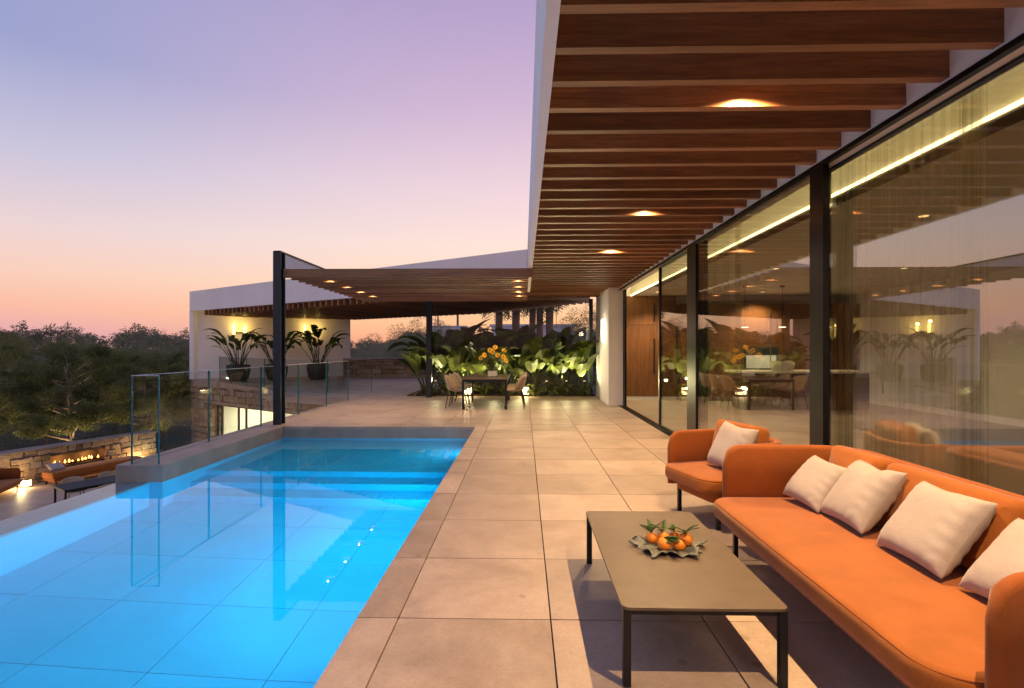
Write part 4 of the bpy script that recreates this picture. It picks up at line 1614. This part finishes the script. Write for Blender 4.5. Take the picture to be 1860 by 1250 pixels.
# potted plants on the far terrace
pot_prof = [(0.34, 0.0), (0.42, 0.10), (0.50, 0.45), (0.50, 0.70), (0.47, 0.74), (0.44, 0.74), (0.43, 0.66)]
potl = [leaf_mesh('leaf', 60 + i, 0.80, 0.15, 'pot_leaf', R(70 + 30 * (i % 3)), 1.15) for i in range(5)]
for i, (x, y, lb) in enumerate(((-12.95, 23.75, 'big dark pot of banana leaves under the wing corner lamps'), (-11.55, 24.5, 'big dark pot of banana leaves half hidden by the dark post'), (-9.85, 25.1, 'big dark pot of banana leaves under the lamps near the terrace'))):
    t = plant('potted_plant', lb, 'plant', (x, y, 0), 22, potl, random.Random(70 + i), (0.02, 0.50), 0.75, 1.32, 'potted plants on the far terrace', 0.62, 0.25)
    MB().lathe(pot_prof, 24).build('pot', 'pot_dark', t, smooth=True)
    MB().lathe([(0.43, 0.64), (0.43, 0.66)], 20).build('earth', 'soil', t)

# wall sconce on the house end wall
sc_ = thing('wall_sconce', 'wall lamp of two bright vertical tubes on the white end wall', 'lamp', (2.17, 14.3, 1.95))
MB().box(-0.02, 0, -0.05, 0.05, -0.12, 0.12).build('back_plate', 'white_steel', sc_)
for s_ in (-1, 1):
    MB().lathe([(0.02, -0.30), (0.02, 0.30)], 10, (-0.05, s_ * 0.13, 0)).build('tube', 'sconce_white', sc_)
lamp('sconce_bulb', 'POINT', (-0.25, 0, 0), 12, (1, 0.82, 0.55), sc_, 0.08)

# ------------------------------------------------------------------ lower patio
lp = MB().prism([(-21.7, 4.5), (-5.2, 4.5), (-5.2, 18.2), Lp(10, 0.9), Lp(19.0, 0.9), (-15.7, 22.0), (-18.6, 13.7)], -3.5, LZ)
tag(lp.build('lower_patio', 'tile'), 'lower stone patio with the fire place', None, kind='structure')
GA, GB = Vector((-18.4, 13.7)), Vector((-15.45, 21.9))
gd = (GB - GA).normalized()
gn = Vector((gd.y, -gd.x))
fw = thing('fireplace_wall', 'rubble stone wall with a long lit fireplace slot on the lower patio', 'wall', (GA.x, GA.y, LZ))
GL = (GB - GA).length
fs0, fs1 = (18.35 - GA.y) / gd.y, (20.05 - GA.y) / gd.y
def gp(s, d=0.0):
    p = GA + gd * s + gn * d
    return (p.x, p.y)


cr = MB()
for (s0, s1, z0, z1) in ((0, fs0, LZ, -2.06), (fs1, GL, LZ, -2.06), (fs0, fs1, LZ, -2.80), (fs0, fs1, -2.36, -2.06)):
    cr.prism([gp(s0, -0.05), gp(s1, -0.05), gp(s1, -0.5), gp(s0, -0.5)], z0, z1)
cr.prism([gp(fs0, -0.44), gp(fs1, -0.44), gp(fs1, -0.49), gp(fs0, -0.49)], -2.80, -2.36)
fcore = part_at(cr, 'core', 'mortar', fw)
part_at(MB().prism([gp(-0.05, 0.06), gp(GL + 0.05, 0.06), gp(GL + 0.05, -0.56), gp(-0.05, -0.56)], -2.059, -2.0), 'coping', 'kerb_stone', fw)
lay_stones(fcore, gp(0, -0.05), tuple(gd), tuple(gn), GL, LZ, -2.06, [(fs0, fs1, -2.80, -2.36)], random.Random(21), 0.12, 0.24, 0.18, 0.5)
part_at(MB().prism([gp(fs0 + 0.01, -0.06), gp(fs1 - 0.01, -0.06), gp(fs1 - 0.01, -0.43), gp(fs0 + 0.01, -0.43)], -2.799, -2.77), 'hearth', 'charred', fw)
rr = random.Random(8)
lg = MB()
for k in range(9):
    s_ = fs0 + 0.15 + (fs1 - fs0 - 0.3) * k / 8
    a_, b_ = gp(s_ - 0.1, -0.25 + rr.uniform(-0.08, 0.08)), gp(s_ + 0.12, -0.25 + rr.uniform(-0.08, 0.08))
    lg.tube([(a_[0], a_[1], -2.74), (b_[0], b_[1], -2.71)], 0.03, 7)
part_at(lg, 'log', 'ember_log', fw)
for k in range(12):
    s_ = fs0 + 0.12 + (fs1 - fs0 - 0.24) * (k + rr.uniform(0, 0.8)) / 12
    c_ = gp(s_, -0.22 + rr.uniform(-0.06, 0.06))
    hf = rr.uniform(0.07, 0.16)
    fo = MB().lathe([(0.012, 0), (0.035, hf * 0.3), (0.02, hf * 0.65), (0.002, hf)], 7)
    o = fo.build('flame', 'flame', fw, smooth=True)
    o.location = Vector((c_[0], c_[1], -2.72)) - Vector(fw.location)
for k in (0.25, 0.75):
    c_ = gp(fs0 + (fs1 - fs0) * k, -0.2)
    lamp('fire_glow', 'POINT', Vector((c_[0], c_[1], -2.55)) - Vector(fw.location), 9, (1, 0.4, 0.1), fw, 0.08)
# bench in front of the fire
be = thing('bench', 'long low orange bench below the fireplace slot', 'bench', (*gp((fs0 + fs1) / 2 + 0.1, 0.75), LZ), math.atan2(gd.y, gd.x))
cushion(rounded_rect(-1.5, 1.5, -0.35, 0.35, 0.08, 0.08, 4), 0.24, 0.45, 0.04, 0.02).build('seat_cushion', 'orange_fabric', be, smooth=True)
MB().box(-1.45, 1.45, -0.31, 0.31, 0.14, 0.239).build('seat_base', 'orange_shell', be)
for sx in (-1, 1):
    for sy in (-1, 1):
        MB().box(sx * 1.38 - 0.02, sx * 1.38 + 0.02, sy * 0.26 - 0.02, sy * 0.26 + 0.02, 0, 0.139).build('leg', 'black_metal', be)
ls = upholstered('sofa', 'orange sofa end on the lower patio at the picture edge', 'sofa', (-16.55, 16.1, LZ), R(200), 1.6, 0.9, 0.78, 0.43, [(-0.6, 0.6, 0.2)])
pillow((-16.35, 15.85, LZ + 0.46), R(200), R(30), 0, 0.45, 0.42, 'beige cushion on the lower patio sofa', 9, group=None)
pillow((*gp(fs0 - 0.15, 0.75), LZ + 0.47), math.atan2(gd.y, gd.x) + R(90), R(60), 0, 0.45, 0.4, 'grey beige cushion lying on the orange bench', 10, group=None)
lt = dining_table((tc0.x, tc0.y, LZ), tang - math.pi / 2, 0.95, 2.6, 'dark dining table on the lower patio', 'post_metal')
tp = tc0 + Vector((math.cos(tang), math.sin(tang))) * 0.75
fb = plant('plant_bowl', 'bowl of green leaves on the lower patio table', 'plant', (tp.x, tp.y, LZ + 0.7355), 22, [fl_leaf], random.Random(31), (0.1, 1.2), 1.4, 2.4, None, 0.14, 0.16)
MB().lathe([(0.12, 0), (0.24, 0.14), (0.22, 0.15)], 18).build('bowl', 'pot_dark', fb, smooth=True)
p_ = gp((17.55 - GA.y) / gd.y, 0.28)
lantern((p_[0], p_[1], LZ), 'small glowing lantern at the foot of the fireplace wall', 0.10, 40, None)
for i, yy in enumerate((15.2, 21.2)):
    p_ = gp((yy - GA.y) / gd.y, 0.35)
    t = thing('wall_washer', 'small ground light washing the stone wall ' + ['beside the lower sofa', 'beyond the fireplace'][i], 'light', (p_[0], p_[1], LZ), 0, 'ground lights of the fireplace wall')
    MB().lathe([(0.05, 0), (0.06, 0.05)], 12).build('housing', 'black_metal', t)
    MB().lathe([(0.045, 0.0505), (0.045, 0.055)], 12).build('lens', 'lantern_glow', t)
    lamp('washer_bulb', 'POINT', (0, 0, 0.14), 60, (1.0, 0.70, 0.34), t, 0.05)
tpz = gp((15.95 - GA.y) / gd.y, -0.25)
tp_ = plant('potted_plant', 'terracotta pot with dry plant on top of the fireplace wall', 'plant', (tpz[0], tpz[1], -1.999), 18, [fl_leaf], random.Random(33), (0.1, 1.3), 1.5, 2.6, None, 0.42, 0.14)
MB().lathe([(0.16, 0), (0.22, 0.30), (0.25, 0.31), (0.25, 0.40), (0.22, 0.41)], 20).build('pot', 'terracotta', tp_, smooth=True)
# low shrubs just behind the fireplace wall
rr = random.Random(41)
for i in range(8):
    q = gp((16.8 + 0.62 * i - GA.y) / gd.y, -0.95 - rr.uniform(0, 0.4))
    plant('garden_shrub', 'small yellow green shrub behind the fireplace wall, number %s from the terracotta pot' % ['one', 'two', 'three', 'four', 'five', 'six', 'seven', 'eight'][i], 'shrub', (q[0], q[1], -2.55), 26, [fl_leaf], rr, (0.1, 1.4), 1.2, 2.3, 'shrubs behind the fireplace wall', 0.25 + rr.uniform(0, 0.3), 0.3)


# ------------------------------------------------------------------ trees
def leaf_cloud(rng, centers, radii, per, size, flat=0.75, thin=0.45):
    """random small quads filling clumps; returns (n*4,3)"""
    C = np.repeat(np.asarray(centers), per, 0)
    Rr = np.repeat(np.asarray(radii), per)
    n_ = len(C)
    d = rng.normal(size=(n_, 3))
    d /= np.linalg.norm(d, axis=1)[:, None]
    rad = Rr * rng.uniform(0.35, 1.0, n_) ** 0.6
    p = C + d * rad[:, None] * np.array([1, 1, flat])
    a = rng.normal(size=(n_, 3))
    a /= np.linalg.norm(a, axis=1)[:, None]
    b_ = np.cross(a, rng.normal(size=(n_, 3)))
    b_ /= np.linalg.norm(b_, axis=1)[:, None]
    s = size * rng.uniform(0.6, 1.3, n_)[:, None]
    a = a * s
    b_ = b_ * s * thin
    return np.stack([p - a, p - b_ * 0.9, p + a, p + b_], 1).reshape(-1, 3)


def quads_mesh(name, V, mat):
    me = bpy.data.meshes.new(name)
    n_ = len(V)
    me.vertices.add(n_)
    me.vertices.foreach_set('co', V.astype(np.float32).ravel())
    me.loops.add(n_)
    me.loops.foreach_set('vertex_index', np.arange(n_, dtype=np.int32))
    me.polygons.add(n_ // 4)
    me.polygons.foreach_set('loop_start', np.arange(0, n_, 4, dtype=np.int32))
    me.materials.append(M[mat])
    me.update(calc_edges=True)
    me.validate()
    return me


def pine(loc, h, spread, label, seed, lean=0.0, bare=0.3):
    rr = random.Random(seed)
    rng = np.random.default_rng(seed)
    t = thing('pine_tree', label, 'tree', loc, rr.uniform(0, 6), 'pine trees beyond the lower patio')
    tr = MB()
    pts = [(lean * (k / 7) ** 1.5 + rr.uniform(-0.03, 0.03) * h * 0.2, rr.uniform(-0.03, 0.03) * h * 0.2, h * 0.92 * k / 7) for k in range(8)]
    tr.tube(pts, [0.030 * h * (1 - 0.11 * k) * 0.7 for k in range(8)], 8)
    cen, rad = [], []
    nb = 24
    for k in range(nb):
        f = bare + (0.97 - bare) * k / nb
        i = min(6, int(f * 7))
        fr_ = f * 7 - i
        p = Vector(pts[i]).lerp(Vector(pts[i + 1]), fr_)
        an = k * 2.4 + rr.uniform(-0.4, 0.4)
        L = spread * (0.55 + 0.45 * math.sin(math.pi * min(1, (f - bare) / (1 - bare) * 0.75 + 0.25))) * rr.uniform(0.75, 1.1)
        up = rr.uniform(0.2, 0.85) * L
        q1 = p + Vector((math.cos(an) * L * 0.5, math.sin(an) * L * 0.5, up * rr.uniform(0.1, 0.45)))
        q2 = p + Vector((math.cos(an + 0.15) * L, math.sin(an + 0.15) * L, up))
        r0 = 0.011 * h * (1 - 0.5 * f)
        tr.tube([p, q1, q2], [r0, r0 * 0.6, r0 * 0.2], 5)
        for m_ in range(4):
            g = rr.uniform(0.35, 1.0)
            b0 = p.lerp(q1, g * 2) if g < 0.5 else q1.lerp(q2, g * 2 - 1)
            an2 = an + rr.choice((-1, 1)) * rr.uniform(0.5, 1.1)
            l2 = L * rr.uniform(0.25, 0.45)
            e = b0 + Vector((math.cos(an2) * l2, math.sin(an2) * l2, rr.uniform(0.05, 0.5) * l2))
            tr.tube([b0, b0.lerp(e, 0.6) + Vector((0, 0, 0.03 * l2)), e], [r0 * 0.4, r0 * 0.25, r0 * 0.1], 4)
            cen += [tuple(e), tuple(b0.lerp(e, 0.65))]
            rad += [0.085 * h * rr.uniform(0.7, 1.15), 0.06 * h]
        cen += [tuple(q2), tuple(q1.lerp(q2, 0.6))]
        rad += [0.10 * h * rr.uniform(0.8, 1.2), 0.08 * h]
    tr.build('trunk', 'bark', t, smooth=True)
    link('crown', quads_mesh('crown', leaf_cloud(rng, cen, rad, 230, 0.060 + 0.004 * h, 0.7, 0.16), 'pine_needles'), t)
    return t


pine((-19.5, 22.5, -3.9), 5.0, 2.3, 'pine with pale bare lower branches behind the fireplace wall', 101, 0.3, 0.30)
pine((-25.0, 21.5, -4.4), 5.9, 3.0, 'tall spreading pine above the terracotta pot', 102, 0.8, 0.25)
pine((-19.2, 26.6, -4.1), 5.0, 2.2, 'pine beside the stone corner of the wing', 103, -0.3, 0.3)
pine((-27.5, 30.0, -5.0), 6.6, 2.8, 'pine with rounded crown behind the pale branched pine', 104, 0.2, 0.3)
pine((-23.0, 33.5, -5.3), 6.6, 2.6, 'dark pine to the rear between wing and pale branched pine', 105, 0.0, 0.35)
pine((-33.0, 27.0, -5.2), 6.2, 2.8, 'dark pine at the picture edge behind the spreading pine', 106, 0.0, 0.3)

for i, (x, y, z, tx, ty, pw) in enumerate(((-18.5, 21.6, -3.75, -19.6, 22.4, 420), (-20.5, 19.8, -3.75, -24.5, 21.5, 700), (-17.6, 24.6, -3.75, -19.0, 26.5, 360))):
    t = thing('tree_spotlight', 'small ground spotlight lighting the ' + ['pale branched pine', 'tall spreading pine', 'pine beside the wing'][i], 'light', (x, y, z), 0, 'spotlights under the pines')
    MB().lathe([(0.05, 0), (0.06, 0.12)], 12).build('housing', 'black_metal', t)
    MB().lathe([(0.05, 0.1205), (0.05, 0.125)], 12).build('lens', 'lantern_glow', t)
    lo = lamp('tree_bulb', 'SPOT', (0, 0, 0.15), pw, (1.0, 0.72, 0.38), t, 0.05, None, R(110), 0.8)
    lo.rotation_euler = Vector((tx - x, ty - y, 2.6)).to_track_quat('-Z', 'Y').to_euler()

# wood covering the valley and the hill: one mass
rng = np.random.default_rng(5)
crowns = []
for k in range(6):
    nc = 44
    th = rng.uniform(0, 2 * np.pi, nc)
    rr_ = np.sqrt(rng.uniform(0, 1, nc)) * 0.42
    zz = 0.16 + 0.70 * rng.uniform(0, 1, nc) ** 0.8 * (1 - (rr_ / 0.6) ** 2)
    cen = np.stack([rr_ * np.cos(th), rr_ * np.sin(th), zz], 1)
    rc_ = rng.uniform(0.09, 0.16, nc)
    crowns.append((leaf_cloud(rng, cen, rc_, 26, 0.030, 0.75), leaf_cloud(rng, cen, rc_, 90, 0.017, 0.75, 0.35), leaf_cloud(rng, cen, rc_, 260, 0.0095, 0.75, 0.32)))
allv = []
trunkm = MB()
pos = []
tries = 0
while len(pos) < 640 and tries < 40000:
    tries += 1
    az = R(rng.uniform(-72, 38))
    d = 38 + 250 * rng.uniform(0, 1) ** (1.25 if tries % 3 else 0.5)
    x, y = d * math.sin(az), d * math.cos(az)
    if az > R(-22) and d < 40:
        continue
    if (x > -8 and y < 34) or (x > -20 and y < 37):
        continue
    if az > R(-10.3) and az < R(6) and d < 75:
        continue
    sep = 2.6 + d * 0.018
    if any((x - p[0]) ** 2 + (y - p[1]) ** 2 < sep * sep for p in pos):
        continue
    pos.append((x, y, d, az))
for k in range(60):
    az = R(rng.uniform(-21, -10.6))
    d = rng.uniform(40, 75)
    x, y = d * math.sin(az), d * math.cos(az)
    if all((x - p[0]) ** 2 + (y - p[1]) ** 2 > 6 for p in pos):
        pos.append((x, y, d, az))
for k in range(14):
    az = R(rng.uniform(6.2, 11))
    d = rng.uniform(34, 55)
    x, y = d * math.sin(az), d * math.cos(az)
    if all((x - p[0]) ** 2 + (y - p[1]) ** 2 > 7 for p in pos):
        pos.append((x, y, d, az))
for (x, y, d, az) in pos:
    hgt = rng.uniform(5.2, 8.0)
    if az > R(-10.3) and az < R(6):
        hgt = rng.uniform(2.6, 3.6)
    elif az >= R(6):
        hgt = rng.uniform(4.5, 7.0)
    elif az > R(-22):
        hgt = rng.uniform(5.0, 6.6)
    if d > 110 and az < R(-20):
        hgt *= 1.25
    w = hgt * rng.uniform(0.95, 1.35)
    a = rng.uniform(0, 6.28)
    c, s = math.cos(a), math.sin(a)
    V = crowns[rng.integers(6)][2 if d < 55 else (1 if d < 100 else 0)]
    z0 = float(ground_h(x, y)) - 0.2
    allv.append(np.stack([x + (V[:, 0] * c - V[:, 1] * s) * w, y + (V[:, 0] * s + V[:, 1] * c) * w, z0 + V[:, 2] * hgt], 1))
forest = link('forest', quads_mesh('forest', np.concatenate(allv), 'forest_leaf'))
tag(forest, 'dark green wood covering the valley and hill up to the skyline', 'forest', kind='stuff')

# palms behind the bed
def frond_mesh(seed, droop):
    rr = random.Random(seed)
    mbx = MB()
    y = z = 0.0
    an = R(35)
    n = 9
    pts = []
    for k in range(n + 1):
        pts.append((y, z, an))
        y += 0.16 * math.cos(an)
        z += 0.16 * math.sin(an)
        an -= droop / n
    mbx.tube([(0, p[0], p[1]) for p in pts], [0.018 * (1 - 0.08 * k) for k in range(n + 1)], 4)
    for k in range(2, n + 1):
        for s in (-1, 1):
            for q in range(2):
                yy, zz, a_ = pts[k]
                L = 0.42 * math.sin(math.pi * (0.25 + 0.7 * k / n))
                o_ = q * 0.07 - 0.03
                mbx.add([(0, yy + o_, zz), (0, yy + o_ + 0.03, zz), (s * L * 0.7, yy + o_ + L * 0.5, zz - L * rr.uniform(0.2, 0.6)), (s * L * 0.72, yy + o_ + L * 0.48, zz - L * rr.uniform(0.25, 0.65))], [(0, 1, 2, 3)])
    return mbx.mesh('frond', 'palm_leaf')


fronds = [frond_mesh(1, R(110)), frond_mesh(2, R(150)), frond_mesh(3, R(75))]
rr = random.Random(17)
for i, (px, d, zt) in enumerate(((907, 27, 3.9), (938, 25, 4.1), (968, 30, 4.3), (981, 28.5, 4.0), (999, 25.5, 4.2), (880, 44, 2.95))):
    x = ((px - 930) / 962 - 0.0223) * d
    zg = float(ground_h(x, d))
    t = thing('palm_tree', ['palm with its trunk nearest the dark middle post', 'thick trunked palm before the far white house', 'slim palm behind the two close palms', 'palm standing close beside another over the far house', 'palm nearest the white end wall behind the glass joint', 'small distant palm before the orange sky'][i], 'palm', (x, d, zg), 0, 'palm trees behind the planting bed')
    hh = zt - zg
    k_ = 1.0 if i < 5 else 0.7
    MB().tube([(0, 0, 0), (0.04, 0, hh * 0.33), (-0.03, 0.02, hh * 0.66), (0, 0, hh)], [0.24 * k_, 0.20 * k_, 0.18 * k_, 0.20 * k_], 10).build('trunk', 'palm_bark', t, smooth=True)
    for q in range(22):
        o = link('frond', fronds[rr.randrange(3)], t)
        o.location = (0, 0, hh - 0.05)
        o.rotation_euler = (rr.uniform(-0.9, 0.9), 0, q * 2.4)
        s_ = rr.uniform(0.8, 1.15) * k_
        o.scale = (s_, s_, s_)

# far house beyond the palms
fh = thing('far_house', 'pale flat roofed house far behind the palm trunks', 'house', (1.6, 62, 0))
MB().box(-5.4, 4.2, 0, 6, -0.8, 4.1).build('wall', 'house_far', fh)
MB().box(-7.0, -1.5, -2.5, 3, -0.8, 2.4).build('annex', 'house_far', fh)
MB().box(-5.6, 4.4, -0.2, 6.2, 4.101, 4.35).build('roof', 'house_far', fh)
for (x0, x1, z0, z1) in ((-0.9, 0.4, 1.6, 2.9), (1.2, 2.6, 1.6, 2.9), (3.0, 3.8, 1.6, 2.9)):
    w_ = MB().box(x0, x1, -0.03, -0.002, z0, z1).build('window', 'window_dark', fh)
    MB().box(x0 - 0.06, x1 + 0.06, -0.08, -0.031, z0 - 0.1, z0 - 0.001).build('sill', 'house_far', w_)
fh2 = thing('far_house', 'small pale far house on the skyline beside the middle post', 'house', (-10.5, 75, 0))
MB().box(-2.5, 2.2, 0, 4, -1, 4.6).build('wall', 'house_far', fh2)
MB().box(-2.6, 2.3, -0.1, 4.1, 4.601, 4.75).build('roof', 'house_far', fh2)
for k in range(3):
    MB().box(-1.9 + 1.4 * k, -1.2 + 1.4 * k, -0.03, -0.002, 3.4, 4.2).build('window', 'window_dark', fh2)
for i, (px, zt) in enumerate(((795, 6.6), (831, 6.5))):
    x = ((px - 930) / 962 - 0.0223) * 76
    t = thing('chimney_mast', ['thin mast on the skyline next to the middle post', 'thicker mast on the skyline right of the middle post'][i], 'mast', (x, 76, 0.3))
    MB().tube([(0, 0, 0), (0, 0, zt - 0.3)], [0.12 + 0.06 * i, 0.10 + 0.06 * i], 8).build('pole', 'window_dark', t)
    MB().lathe([(0.16 + 0.06 * i, zt - 0.3), (0.16 + 0.06 * i, zt - 0.15)], 8).build('cap', 'window_dark', t)
